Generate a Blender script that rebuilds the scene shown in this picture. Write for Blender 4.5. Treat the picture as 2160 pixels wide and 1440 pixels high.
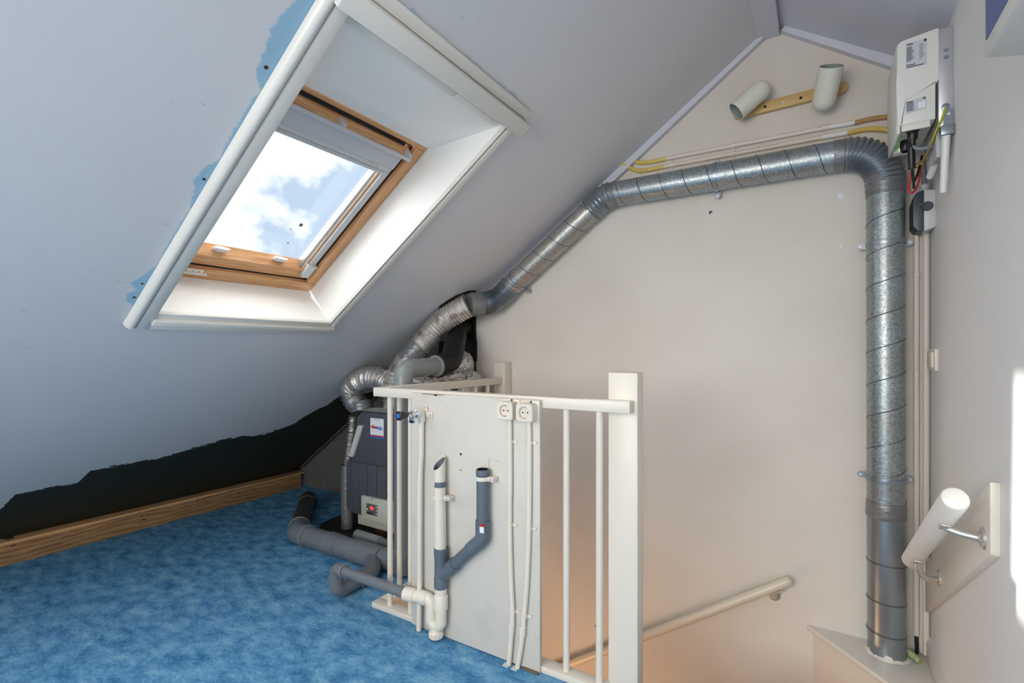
import bpy, bmesh, math, random
from mathutils import Vector, Matrix
random.seed(7)
for o in list(bpy.data.objects): bpy.data.objects.remove(o)
scn = bpy.context.scene
C = scn.collection
PI = math.pi

# ------------------------------------------------------------------ camera
CAMH = 1.10
cd = bpy.data.cameras.new('camera'); cam = bpy.data.objects.new('camera', cd); C.objects.link(cam)
cd.sensor_fit = 'HORIZONTAL'; cd.sensor_width = 36.0; cd.lens = 36.0 * 1048 / 2160
cd.shift_y = 18 / 2160; cd.clip_start = 0.02
cam.location = (0, 0, CAMH); cam.rotation_euler = (PI / 2, 0, math.atan2(646, 1048))
scn.camera = cam

# ------------------------------------------------------------------ world: cloudy sky
w = bpy.data.worlds.new('sky'); scn.world = w; w.use_nodes = True
nt = w.node_tree; nt.nodes.clear()
tc = nt.nodes.new('ShaderNodeTexCoord'); mp = nt.nodes.new('ShaderNodeMapping')
mp.inputs['Scale'].default_value = (1, 1, 1.3); mp.inputs['Location'].default_value = (1.7, 0.95, 0.2)
nz = nt.nodes.new('ShaderNodeTexNoise'); nz.inputs['Scale'].default_value = 4.2
nz.inputs['Detail'].default_value = 9; nz.inputs['Roughness'].default_value = 0.55
rp = nt.nodes.new('ShaderNodeValToRGB'); rp.color_ramp.elements[0].position = 0.46; rp.color_ramp.elements[1].position = 0.535
rp.color_ramp.elements[0].color = (0.47, 0.57, 0.70, 1); rp.color_ramp.elements[1].color = (0.97, 0.98, 1.0, 1)
bg = nt.nodes.new('ShaderNodeBackground'); bg.inputs['Strength'].default_value = 1.4
wo = nt.nodes.new('ShaderNodeOutputWorld')
nt.links.new(tc.outputs['Generated'], mp.inputs['Vector']); nt.links.new(mp.outputs[0], nz.inputs['Vector'])
nt.links.new(nz.outputs['Fac'], rp.inputs['Fac']); nt.links.new(rp.outputs[0], bg.inputs['Color']); nt.links.new(bg.outputs[0], wo.inputs['Surface'])

# ------------------------------------------------------------------ sun, added fill lamps, stair lamp
def light(name, kind, loc, energy, color=(1, 1, 1), direction=None, **kw):
    l = bpy.data.lights.new(name, kind); l.energy = energy; l.color = color
    for k, v in kw.items(): setattr(l, k, v)
    o = bpy.data.objects.new(name, l); C.objects.link(o); o.location = loc
    if direction is not None: o.rotation_euler = Vector(direction).to_track_quat('-Z', 'Y').to_euler()
    return o
light('sun', 'SUN', (-4, 1, 4), 6.0, (1.0, 0.96, 0.90), (1.0, 0.04, -0.41), angle=math.radians(1.2))
# broad second sun, added to lift the window lining, standing for bright cloud cover
light('lining_fill_sun', 'SUN', (-4, 1, 5), 10.5, (1.0, 0.975, 0.935), (0.58, -0.05, -0.815), angle=math.radians(150))
# fill lamps added behind the camera, set in the added rear and roof windows
light('rear_fill', 'AREA', (-0.95, -2.12, 1.35), 60, (1.0, 0.955, 0.89), (0.0, 1.0, 0.06), shape='RECTANGLE', size=1.7, size_y=1.15)
light('roof_fill', 'AREA', (-1.62, -0.75, 1.74), 34, (1.0, 0.97, 0.93), (0.58, 0.0, -0.815), shape='RECTANGLE', size=0.9, size_y=0.66)
light('stair_lamp', 'POINT', (-1.20, 1.80, -0.75), 9, (1.0, 0.60, 0.36), shadow_soft_size=0.15)

scn.view_settings.view_transform = 'Standard'; scn.view_settings.look = 'None'
scn.view_settings.exposure = 0.04; scn.view_settings.gamma = 1.0; scn.view_settings.use_curve_mapping = False

# ------------------------------------------------------------------ materials
def lin(c):
    c = c / 255.0
    return c / 12.92 if c <= 0.04045 else ((c + 0.055) / 1.055) ** 2.4
def rgb(r, g, b): return (lin(r), lin(g), lin(b), 1.0)
class NT:
    def __init__(s, name):
        s.m = bpy.data.materials.new(name); s.m.use_nodes = True; s.t = s.m.node_tree
        s.b = s.t.nodes['Principled BSDF']; s.o = s.t.nodes['Material Output']
    def n(s, k, **kw):
        x = s.t.nodes.new(k)
        for a, v in kw.items(): setattr(x, a, v)
        return x
    def l(s, a, b): s.t.links.new(a, b)
    def setin(s, sock, v):
        if isinstance(v, bpy.types.NodeSocket): s.l(v, sock)
        else: sock.default_value = v
    def math(s, op, a, b=0.0, c=0.0, clamp=False):
        x = s.n('ShaderNodeMath', operation=op); x.use_clamp = clamp
        for i, v in enumerate((a, b, c)): s.setin(x.inputs[i], v)
        return x.outputs[0]
    def mix(s, f, a, b):
        x = s.n('ShaderNodeMix', data_type='RGBA'); s.setin(x.inputs[0], f); s.setin(x.inputs[6], a); s.setin(x.inputs[7], b)
        return x.outputs[2]
    def ramp(s, f, pts, interp='LINEAR'):
        x = s.n('ShaderNodeValToRGB'); cr = x.color_ramp; cr.interpolation = interp
        while len(cr.elements) < len(pts): cr.elements.new(0.5)
        for e, (p, c) in zip(cr.elements, pts):
            e.position = p; e.color = c if isinstance(c, tuple) else (c, c, c, 1)
        s.setin(x.inputs[0], f); return x.outputs[0]
    def noise(s, vec, scale, detail=4, rough=0.5):
        x = s.n('ShaderNodeTexNoise'); x.inputs['Scale'].default_value = scale; x.inputs['Detail'].default_value = detail
        x.inputs['Roughness'].default_value = rough
        if vec is not None: s.l(vec, x.inputs['Vector'])
        return x.outputs['Fac']
    def pos(s): return s.n('ShaderNodeNewGeometry').outputs['Position']
    def scaled(s, vec, sc, rot=(0, 0, 0)):
        x = s.n('ShaderNodeMapping'); x.inputs['Scale'].default_value = sc; x.inputs['Rotation'].default_value = rot
        s.l(vec, x.inputs['Vector']); return x.outputs[0]
    def bump(s, h, strength=0.2, dist=0.01):
        x = s.n('ShaderNodeBump'); x.inputs['Strength'].default_value = strength; x.inputs['Distance'].default_value = dist
        s.l(h, x.inputs['Height']); s.l(x.outputs[0], s.b.inputs['Normal'])
    def col(s, v): s.setin(s.b.inputs['Base Color'], v)
    def set(s, **kw):
        for k, v in kw.items(): s.setin(s.b.inputs[k.replace('_', ' ')], v)
        return s
def paint(name, c, rough=0.5, var=0.06, scale=6, metal=0.0, bump=0.0, spec=0.5):
    n = NT(name); p = n.pos()
    d = tuple(x * (1 - var * 2) for x in c[:3]) + (1,)
    n.col(n.mix(n.noise(p, scale, 5), c, d)); n.set(Roughness=rough, Metallic=metal); n.b.inputs['Specular IOR Level'].default_value = spec
    if bump: n.bump(n.noise(p, scale * 18, 3), bump, 0.004)
    return n.m
M = {}
M['gable'] = None
def mk():
    # sloped ceiling paint: lavender white paint over dark green board, blue undercoat left around the window trim
    n = NT('ceiling_paint'); p = n.pos(); sp = n.n('ShaderNodeSeparateXYZ'); n.l(p, sp.inputs[0])
    y = sp.outputs[1]
    t = n.math('DIVIDE', n.math('ADD', sp.outputs[0], 3.63), math.cos(SA))
    n1 = n.math('MULTIPLY', n.math('SUBTRACT', n.noise(n.scaled(p, (1, 0.45, 1)), 34, 9, 0.75), 0.5), 0.17)
    n2 = n.math('MULTIPLY', n.math('SUBTRACT', n.noise(p, 9, 2), 0.5), 0.03)
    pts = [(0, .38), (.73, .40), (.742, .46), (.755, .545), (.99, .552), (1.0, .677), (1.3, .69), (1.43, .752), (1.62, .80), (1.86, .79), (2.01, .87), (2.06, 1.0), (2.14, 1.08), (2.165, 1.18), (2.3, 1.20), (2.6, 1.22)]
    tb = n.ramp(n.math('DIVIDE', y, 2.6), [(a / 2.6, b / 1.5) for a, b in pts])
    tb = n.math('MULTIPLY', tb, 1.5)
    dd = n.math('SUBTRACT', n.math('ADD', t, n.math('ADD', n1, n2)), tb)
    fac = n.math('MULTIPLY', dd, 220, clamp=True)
    # fac : 1 painted
    base = n.mix(n.noise(p, 2.2, 5), rgb(215, 214, 215), rgb(207, 206, 209))
    sc = n.math('GREATER_THAN', n.noise(n.scaled(p, (30, 7, 30), (0.2, 0.3, 0.5)), 2.2, 3, 0.6), 0.715)
    base = n.mix(n.math('MULTIPLY', sc, 0.35), base, rgb(120, 130, 150))
    bp = [(1.93, .80), (1.97, .775), (1.99, .752), (2.03, .732), (2.06, .757), (2.085, .730), (2.14, .752), (2.2, .773), (2.3, .768), (2.45, .768), (2.53, .753), (2.56, .738), (2.61, .743), (2.65, .766), (2.75, .762), (2.85, .762), (2.9, .77), (2.93, .747), (2.95, .735), (3.0, .730), (3.06, .718), (3.14, .73), (3.25, .72), (3.4, .73)]
    ye = n.ramp(n.math('DIVIDE', n.math('SUBTRACT', t, 1.9), 1.6), [((a - 1.9) / 1.6, b) for a, b in bp])
    bm = n.math('SUBTRACT', n.math('ADD', y, n.math('MULTIPLY', n1, 0.25)), ye)
    bm = n.math('MULTIPLY', bm, 120, clamp=True)
    bm = n.math('MULTIPLY', bm, n.math('LESS_THAN', y, 0.9))
    bm = n.math('MULTIPLY', bm, n.math('GREATER_THAN', t, 1.95))
    tt = n.math('SUBTRACT', 3.302, n.math('ADD', t, n.math('MULTIPLY', n1, 0.4)))
    top = n.math('MULTIPLY', n.math('MULTIPLY', n.math('GREATER_THAN', tt, 0), n.math('GREATER_THAN', t, 3.2)), n.math('LESS_THAN', y, 1.66))
    top = n.math('MULTIPLY', top, n.math('GREATER_THAN', y, 0.7))
    bm = n.math('MAXIMUM', bm, n.math('MULTIPLY', top, 0.6))
    bluec = n.mix(n.noise(p, 14, 3), rgb(128, 172, 200), rgb(152, 190, 212))
    base = n.mix(n.math('MULTIPLY', bm, 0.9), base, bluec)
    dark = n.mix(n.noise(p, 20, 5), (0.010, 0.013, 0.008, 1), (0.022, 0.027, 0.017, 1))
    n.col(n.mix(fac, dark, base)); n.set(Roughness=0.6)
    n.bump(n.noise(p, 160, 2), 0.06, 0.003)
    M['ceil'] = n.m
    # right slope: plain
    M['ceil2'] = paint('ceiling_paint_plain', rgb(208, 210, 220), 0.6, 0.04, 3)
    M['trimlav'] = paint('lavender_trim_paint', rgb(207, 207, 216), 0.5, 0.04, 8)
    # gable wall
    n = NT('gable_paint'); p = n.pos()
    a = n.mix(n.ramp(n.noise(p, 1.7, 4), [(0.35, 0.0), (0.7, 1.0)]), rgb(226, 222, 214), rgb(217, 211, 202))
    st = n.math('GREATER_THAN', n.noise(p, 26, 2), 0.76)
    a = n.mix(n.math('MULTIPLY', st, 0.25), a, rgb(170, 155, 140))
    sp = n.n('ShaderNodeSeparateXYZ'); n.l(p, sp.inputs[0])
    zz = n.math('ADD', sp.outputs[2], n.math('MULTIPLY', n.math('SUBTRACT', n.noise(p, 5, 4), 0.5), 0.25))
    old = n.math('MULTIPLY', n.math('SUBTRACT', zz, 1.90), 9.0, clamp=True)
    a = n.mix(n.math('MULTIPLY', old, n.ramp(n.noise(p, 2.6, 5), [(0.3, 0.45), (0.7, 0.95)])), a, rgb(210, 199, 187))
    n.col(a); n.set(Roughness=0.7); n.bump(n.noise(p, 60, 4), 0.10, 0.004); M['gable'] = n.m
    n = NT('bare_concrete'); p = n.pos()
    n.col(n.mix(n.noise(p, 18, 8, 0.7), rgb(112, 110, 108), rgb(70, 69, 68))); n.set(Roughness=0.95); n.bump(n.noise(p, 50, 5), 0.5, 0.006); M['concrete'] = n.m
    M['wallr'] = paint('right_wall_paint', rgb(233, 232, 230), 0.65, 0.03, 3, bump=0.08)
    M['wallplain'] = paint('cream_wall_paint', rgb(222, 214, 203), 0.7, 0.03, 3)
    # carpet
    n = NT('blue_carpet'); p = n.pos()
    a = n.noise(n.scaled(p, (1, 1.8, 1), (0, 0, 0.5)), 10, 9, 0.66); b = n.noise(n.scaled(p, (1, 2.2, 1), (0, 0, -0.6)), 60, 6, 0.75)
    f = n.math('ADD', n.math('MULTIPLY', a, 0.65), n.math('MULTIPLY', b, 0.4))
    cc = n.ramp(f, [(0.38, rgb(44, 98, 144)), (0.49, rgb(82, 138, 180)), (0.56, rgb(104, 158, 196)), (0.66, rgb(140, 184, 208))])
    n.col(cc); n.set(Roughness=0.95); n.b.inputs['Specular IOR Level'].default_value = 0.1
    n.bump(n.noise(p, 420, 4), 0.5, 0.004); M['carpet'] = n.m
    # galvanised steel
    def galv(name, c1, c2, c3):
        n = NT(name); p = n.pos(); v = n.n('ShaderNodeTexVoronoi'); v.inputs['Scale'].default_value = 250
        wv = n.n('ShaderNodeTexNoise'); wv.inputs['Scale'].default_value = 60; wv.inputs['Detail'].default_value = 4; n.l(p, wv.inputs['Vector'])
        n.l(n.n('ShaderNodeVectorMath', operation='ADD').outputs[0], v.inputs['Vector'])
        va = v.inputs['Vector'].links[0].from_node; n.l(p, va.inputs[0])
        vs = n.n('ShaderNodeVectorMath', operation='SCALE'); n.l(wv.outputs['Color'], vs.inputs[0]); vs.inputs['Scale'].default_value = 0.02; n.l(vs.outputs[0], va.inputs[1])
        s = n.n('ShaderNodeSeparateColor'); n.l(v.outputs['Color'], s.inputs[0])
        cc = n.ramp(s.outputs[0], [(0.0, c1), (0.55, c2), (1.0, c3)])
        dirt = n.ramp(n.noise(p, 7, 5), [(0.45, 0.0), (0.75, 1.0)])
        n.col(n.mix(n.math('MULTIPLY', dirt, 0.35), cc, rgb(150, 135, 120)))
        n.set(Metallic=0.75, Roughness=n.math('ADD', n.math('MULTIPLY', s.outputs[1], 0.18), 0.30)); return n.m
    M['galv'] = galv('galvanised_steel', rgb(132, 142, 146), rgb(160, 170, 174), rgb(186, 194, 197))
    M['galvold'] = galv('dull_galvanised_steel', rgb(150, 146, 140), rgb(176, 174, 170), rgb(196, 196, 192))
    M['galvp'] = paint('plain_zinc', rgb(160, 170, 178), 0.35, 0.1, 20, 0.85)
    M['seam'] = paint('steel_seam', rgb(120, 128, 132), 0.35, 0.1, 20, 0.85)
    n = NT('duct_tape'); p = n.pos(); n.col(n.mix(n.noise(p, 12, 4), rgb(112, 113, 115), rgb(146, 148, 150))); n.set(Roughness=0.35, Metallic=0.45)
    n.bump(n.noise(n.scaled(p, (1, 1, 3)), 30, 5), 0.35, 0.010); M['tape'] = n.m
    n = NT('aluminium_foil'); p = n.pos(); n.col(n.mix(n.noise(p, 30, 5), rgb(228, 224, 220), rgb(190, 186, 182))); n.set(Roughness=0.28, Metallic=0.9)
    n.bump(n.noise(p, 70, 5, 0.6), 0.55, 0.010); M['foil'] = n.m
    n = NT('brown_tinted_foil'); p = n.pos(); n.col(n.mix(n.ramp(n.noise(p, 24, 5), [(0.52, 0.0), (0.66, 1.0)]), rgb(226, 222, 216), rgb(176, 156, 142))); n.set(Roughness=0.3, Metallic=0.85)  # brown blotches painted in for tinted reflections on the foil
    n.bump(n.noise(p, 60, 6, 0.65), 0.7, 0.010); M['foilbrown'] = n.m
    # woods
    def wood(name, c1, c2, sc, rot=0.0, rough=0.45, bands='X'):
        n = NT(name); vr = n.n('ShaderNodeVectorRotate', rotation_type='Y_AXIS'); n.l(n.pos(), vr.inputs['Vector']); vr.inputs['Angle'].default_value = rot
        p = n.scaled(vr.outputs[0], sc)
        a = n.noise(p, 6, 5, 0.6); wv = n.n('ShaderNodeTexWave'); wv.inputs['Scale'].default_value = 2.5; wv.inputs['Distortion'].default_value = 10; wv.inputs['Detail'].default_value = 3; wv.bands_direction = bands
        n.l(p, wv.inputs['Vector']); f = n.math('ADD', n.math('MULTIPLY', a, 0.75), n.math('MULTIPLY', wv.outputs['Fac'], 0.25))
        n.col(n.ramp(f, [(0.25, c2), (0.7, c1)])); n.set(Roughness=rough); return n.m
    M['pineY'] = wood('pine_frame_across', rgb(220, 170, 122), rgb(190, 132, 82), (9, 1.2, 9))
    M['pineT'] = wood('pine_frame_along_slope', rgb(220, 170, 122), rgb(190, 132, 82), (1.2, 12, 12), SA, bands='Y')
    M['beam'] = wood('rough_timber', rgb(176, 136, 90), rgb(112, 84, 58), (10, 1.1, 5), rough=0.85, bands='Z')
    M['beamtop'] = wood('planed_timber', rgb(214, 172, 118), rgb(186, 142, 92), (10, 1.3, 10), rough=0.7)
    M['lath'] = paint('dull_lath', rgb(112, 98, 80), 0.85, 0.15, 30)
    M['knot'] = paint('wood_knot', rgb(84, 54, 36), 0.8, 0.2, 60)
    M['block'] = paint('brown_block', rgb(72, 50, 38), 0.9, 0.2, 20)
    # whites
    M['white'] = paint('white_gloss_paint', rgb(224, 220, 212), 0.30, 0.02, 5)
    M['reveal'] = paint('white_lining_board', rgb(242, 240, 235), 0.45, 0.015, 3)
    M['rail'] = paint('railing_cream_paint', rgb(226, 219, 207), 0.35, 0.03, 7)
    n = NT('panel_paint'); p = n.pos(); a = n.mix(n.noise(p, 3, 5), rgb(212, 208, 200), rgb(202, 197, 188))
    sc = n.math('GREATER_THAN', n.noise(n.scaled(p, (26, 26, 12), (0.1, 0.4, 0)), 3, 5, 0.65), 0.70)
    sm = n.ramp(n.noise(p, 7, 5, 0.6), [(0.52, 0.0), (0.8, 1.0)])
    a = n.mix(n.math('MULTIPLY', sm, 0.4), a, rgb(170, 166, 158)); n.col(n.mix(n.math('MULTIPLY', sc, 0.3), a, rgb(120, 112, 105))); n.set(Roughness=0.5); M['panel'] = n.m
    M['pvcw'] = paint('white_pvc', rgb(228, 221, 207), 0.35, 0.03, 12)
    M['pvccream'] = paint('cream_painted_pvc', rgb(226, 215, 203), 0.45, 0.03, 9)
    M['pvcsleeve'] = paint('white_sleeve', rgb(228, 228, 228), 0.4, 0.02, 9)
    M['yellow'] = paint('yellow_flex_conduit', rgb(226, 200, 108), 0.5, 0.06, 20)
    M['ochre'] = paint('ochre_flex_conduit', rgb(192, 152, 104), 0.5, 0.06, 20)
    M['pvcg'] = paint('grey_pvc', rgb(112, 118, 124), 0.38, 0.05, 10)
    M['pvclg'] = paint('light_grey_pvc', rgb(138, 143, 143), 0.32, 0.04, 10)
    M['pvcd'] = paint('dark_blue_grey_pvc', rgb(96, 106, 116), 0.38, 0.05, 10)
    M['pvcblack'] = paint('dark_grey_pvc', rgb(62, 64, 68), 0.4, 0.05, 10)
    M['rubber'] = paint('black_rubber', (0.010, 0.010, 0.011, 1), 0.5, 0.1, 12, spec=0.3)
    M['black'] = paint('black_plastic', (0.014, 0.014, 0.015, 1), 0.35, 0.1, 12)
    M['hole'] = paint('dark_hole', (0.006, 0.005, 0.005, 1), 0.9, 0.0, 5)
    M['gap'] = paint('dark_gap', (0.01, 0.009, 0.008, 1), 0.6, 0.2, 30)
    M['chrome'] = paint('chrome', rgb(214, 216, 220), 0.12, 0.02, 20, 1.0)
    M['nickel'] = paint('satin_nickel', rgb(214, 211, 204), 0.38, 0.04, 20, 0.75)
    M['alu'] = paint('brushed_aluminium', rgb(206, 208, 212), 0.38, 0.04, 20, 0.8)
    M['greyplastic'] = paint('grey_plastic', rgb(196, 198, 202), 0.4, 0.03, 20)
    M['lightgrey'] = paint('pale_grey_plastic', rgb(204, 206, 204), 0.45, 0.03, 20)
    M['case'] = paint('charcoal_casing', rgb(80, 83, 90), 0.45, 0.06, 6)
    M['ctrl'] = paint('pale_control_panel', rgb(188, 190, 178), 0.45, 0.03, 15)
    M['disp'] = paint('display_grey', rgb(92, 96, 102), 0.3, 0.03, 15)
    M['mat'] = paint('dark_floor_mat', rgb(46, 46, 48), 0.7, 0.3, 10)
    M['label'] = paint('label_silver', rgb(196, 200, 208), 0.5, 0.02, 10)
    M['paper'] = paint('label_white', rgb(232, 234, 238), 0.5, 0.02, 10)
    M['ink'] = paint('label_ink', rgb(48, 48, 52), 0.6, 0.0, 10)
    M['inkblue'] = paint('ink_blue', rgb(22, 112, 190), 0.5, 0.0, 10)
    M['inkred'] = paint('ink_red', rgb(196, 34, 48), 0.5, 0.0, 10)
    M['ghost'] = paint('label_ghost', rgb(214, 218, 224), 0.5, 0.0, 10)
    M['inv'] = paint('inverter_white', rgb(226, 226, 220), 0.4, 0.02, 8)
    M['lampoff'] = paint('lamp_cream_enamel', rgb(222, 220, 208), 0.25, 0.02, 8)
    M['lampin'] = paint('lamp_inside', rgb(150, 156, 148), 0.5, 0.02, 8)
    M['brass'] = paint('ochre_base_plate', rgb(206, 170, 108), 0.45, 0.05, 20)
    M['bluep'] = paint('blue_panel', rgb(72, 98, 156), 0.4, 0.03, 8)
    M['oldrail'] = paint('cream_handrail', rgb(226, 216, 196), 0.3, 0.04, 8)
    M['woodrail'] = paint('whitewashed_wood', rgb(234, 230, 223), 0.45, 0.06, 22)
    M['switchdark'] = paint('slate_plastic', rgb(66, 72, 82), 0.4, 0.04, 15)
    M['red'] = paint('red_cable', rgb(190, 40, 38), 0.4, 0.0, 8)
    M['gy'] = paint('yellow_green_wire', rgb(200, 200, 40), 0.4, 0.2, 60)
    M['greycable'] = paint('grey_cable', rgb(126, 130, 136), 0.45, 0.0, 8)
    M['copper'] = paint('copper_wire', rgb(190, 130, 104), 0.35, 0.0, 8, 0.6)
    M['glovegreen'] = paint('pale_green_rag', rgb(178, 190, 140), 0.8, 0.1, 40)
    M['rust'] = paint('brown_edge', rgb(74, 42, 28), 0.9, 0.2, 40)
    M['blue'] = paint('tap_blue', rgb(20, 130, 230), 0.35, 0.0, 8)
    M['droppings'] = paint('pane_dirt', rgb(120, 128, 128), 0.9, 0.2, 60)
    M['tread'] = paint('stair_tread_paint', rgb(206, 180, 150), 0.5, 0.05, 10)
    n = NT('window_glass'); n.t.nodes.remove(n.b); tr = n.n('ShaderNodeBsdfTransparent'); tr.inputs[0].default_value = (0.95, 0.97, 0.98, 1)
    gl = n.n('ShaderNodeBsdfGlossy'); gl.inputs['Roughness'].default_value = 0.02
    mx = n.n('ShaderNodeMixShader'); mx.inputs[0].default_value = 0.04; n.l(tr.outputs[0], mx.inputs[1]); n.l(gl.outputs[0], mx.inputs[2]); n.l(mx.outputs[0], n.o.inputs[0]); M['glass'] = n.m
    for nm, c, e in (('ledred', (1.0, 0.05, 0.03, 1), 1.3), ('ledgreen', (0.3, 1.0, 0.15, 1), 6.0)):
        n = NT(nm); n.col(c); n.b.inputs['Emission Color'].default_value = c; n.b.inputs['Emission Strength'].default_value = e; M[nm] = n.m
SA = math.atan(0.7099)
mk()

# ------------------------------------------------------------------ mesh helpers
W = {}
def V(*a): return Vector(a)
def B(): return bmesh.new()
def box(bm, x0, x1, y0, y1, z0, z1, bev=0.0):
    vs = [bm.verts.new((x, y, z)) for x in (x0, x1) for y in (y0, y1) for z in (z0, z1)]
    fs = [bm.faces.new([vs[i] for i in f]) for f in ((0, 1, 3, 2), (4, 6, 7, 5), (0, 4, 5, 1), (2, 3, 7, 6), (0, 2, 6, 4), (1, 5, 7, 3))]
    if bev > 0:
        es = list({e for f in fs for e in f.edges})
        bmesh.ops.bevel(bm, geom=es, offset=bev, segments=2, profile=0.5, affect='EDGES')
    return bm
def hexa(bm, p, bev=0.0):   # 8 points: bottom loop 0-3, top loop 4-7
    vs = [bm.verts.new(q) for q in p]
    fs = [bm.faces.new([vs[i] for i in f]) for f in ((3, 2, 1, 0), (4, 5, 6, 7), (0, 1, 5, 4), (1, 2, 6, 5), (2, 3, 7, 6), (3, 0, 4, 7))]
    if bev > 0:
        bmesh.ops.bevel(bm, geom=list({e for f in fs for e in f.edges}), offset=bev, segments=2, profile=0.5, affect='EDGES')
    return bm
def prism(bm, pts, vec, bev=0.0):   # polygon (3D points) swept along vec
    vec = Vector(vec)
    a = [bm.verts.new(p) for p in pts]; b = [bm.verts.new(Vector(p) + vec) for p in pts]; n = len(pts)
    fs = [bm.faces.new(a[::-1]), bm.faces.new(b)]
    for i in range(n): fs.append(bm.faces.new((a[i], a[(i + 1) % n], b[(i + 1) % n], b[i])))
    if bev > 0:
        bmesh.ops.bevel(bm, geom=list({e for f in fs for e in f.edges}), offset=bev, segments=2, profile=0.5, affect='EDGES')
    bmesh.ops.recalc_face_normals(bm, faces=bm.faces[:])
    return bm
def tube(bm, pts, r, seg=20, cap=True, hollow=0.0):
    pts = [Vector(p) for p in pts]; n = len(pts)
    rs = r if isinstance(r, (list, tuple)) else [r] * n
    tans = []
    for i in range(n):
        t = (pts[min(i + 1, n - 1)] - pts[max(i - 1, 0)])
        if t.length < 1e-9: t = tans[-1] if tans else Vector((0, 0, 1))
        tans.append(t.normalized())
    up = Vector((0, 0, 1)) if abs(tans[0].z) < 0.9 else Vector((0, 1, 0))
    nrm = (up - tans[0] * up.dot(tans[0])).normalized()
    rings = []
    for i in range(n):
        if i:
            nrm = (nrm - tans[i] * nrm.dot(tans[i]))
            nrm = nrm.normalized() if nrm.length > 1e-6 else Vector((1, 0, 0))
        bi = tans[i].cross(nrm)
        rings.append([bm.verts.new(pts[i] + (nrm * math.cos(2 * PI * k / seg) + bi * math.sin(2 * PI * k / seg)) * rs[i]) for k in range(seg)])
    for i in range(n - 1):
        for k in range(seg):
            f = bm.faces.new((rings[i][k], rings[i][(k + 1) % seg], rings[i + 1][(k + 1) % seg], rings[i + 1][k])); f.smooth = True
    if cap:
        bm.faces.new(rings[0][::-1]); bm.faces.new(rings[-1])
    return bm
def arc(p0, p1, p2, rad, n=8, lim=0.49):
    p0, p1, p2 = Vector(p0), Vector(p1), Vector(p2)
    a = (p0 - p1).normalized(); b = (p2 - p1).normalized(); ang = a.angle(b)
    if ang > PI - 0.01: return [p1]
    d = min(rad / math.tan(ang / 2), (p0 - p1).length * lim, (p2 - p1).length * lim)
    s = p1 + a * d; e = p1 + b * d; rr = d * math.tan(ang / 2)
    c = p1 + (a + b).normalized() * (rr / math.sin(ang / 2))
    u = (s - c); v = (e - c); tot = u.angle(v); out = []
    for i in range(n + 1):
        f = i / n
        out.append(c + (u * math.sin((1 - f) * tot) + v * math.sin(f * tot)) / math.sin(tot))
    return out
def fillet(pts, rad, n=8, lim=0.49):
    out = [Vector(pts[0])]
    for i in range(1, len(pts) - 1): out += arc(pts[i - 1], pts[i], pts[i + 1], rad, n, lim)
    out.append(Vector(pts[-1])); return out
def resample(pts, step):
    pts = [Vector(p) for p in pts]; out = [pts[0]]; acc = 0.0
    for a, b in zip(pts, pts[1:]):
        L = (b - a).length; d = step - acc
        while d <= L: out.append(a.lerp(b, d / L)); d += step
        acc = (acc + L) % step if L > 0 else acc
    out.append(pts[-1]); return out
def catmull(pts, n=8):
    P = [Vector(p) for p in pts]; P = [P[0] * 2 - P[1]] + P + [P[-1] * 2 - P[-2]]; out = []
    for i in range(1, len(P) - 2):
        for k in range(n):
            t = k / n; a, b, c, d = P[i - 1], P[i], P[i + 1], P[i + 2]
            out.append(0.5 * ((2 * b) + (c - a) * t + (2 * a - 5 * b + 4 * c - d) * t * t + (3 * b - a - 3 * c + d) * t ** 3))
    out.append(P[-2]); return out
def corr(bm, path, r, pitch, amp, seg=24, jitter=0.0, sub=4):
    pts = resample(path, pitch / sub); rs = []
    for i in range(len(pts)):
        rs.append(r + amp * math.cos(2 * PI * i / sub) + random.uniform(-jitter, jitter))
    return tube(bm, pts, rs, seg)
def helix(bm, p0, p1, R, pitch, r=0.0022, ph=0.0, seg=6, lead=1):
    p0, p1 = Vector(p0), Vector(p1); ax = (p1 - p0); L = ax.length; ax.normalize()
    u = ax.orthogonal().normalized(); v = ax.cross(u); n = max(8, int(L / pitch * 28)); pts = []
    for i in range(n + 1):
        a = ph + lead * 2 * PI * (L * i / n) / pitch
        pts.append(p0 + ax * (L * i / n) + (u * math.cos(a) + v * math.sin(a)) * R)
    return tube(bm, pts, r, seg)
def lathe(bm, prof, o, axis, seg=24):   # prof: (radius, along)
    o = Vector(o); ax = Vector(axis).normalized(); u = ax.orthogonal().normalized(); v = ax.cross(u); rings = []
    for r, h in prof:
        if r < 1e-6: rings.append([bm.verts.new(o + ax * h)])
        else: rings.append([bm.verts.new(o + ax * h + (u * math.cos(2 * PI * k / seg) + v * math.sin(2 * PI * k / seg)) * r) for k in range(seg)])
    for a, b in zip(rings, rings[1:]):
        for k in range(seg):
            k2 = (k + 1) % seg
            if len(a) == 1 and len(b) == 1: continue
            if len(a) == 1: f = bm.faces.new((a[0], b[k], b[k2]))
            elif len(b) == 1: f = bm.faces.new((a[k], b[0], a[k2]))
            else: f = bm.faces.new((a[k], b[k], b[k2], a[k2]))
            f.smooth = True
    return bm
def capsule(r, h0, h1, n=6):
    return [(0, h0)] + [(r * math.sin(PI / 2 * i / n), h0 + r - r * math.cos(PI / 2 * i / n)) for i in range(1, n + 1)] + [(r, h1), (0, h1)]
def origin_of(me):
    xs = [v.co for v in me.vertices]
    return Vector(((min(c.x for c in xs) + max(c.x for c in xs)) / 2, (min(c.y for c in xs) + max(c.y for c in xs)) / 2, min(c.z for c in xs)))
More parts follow.
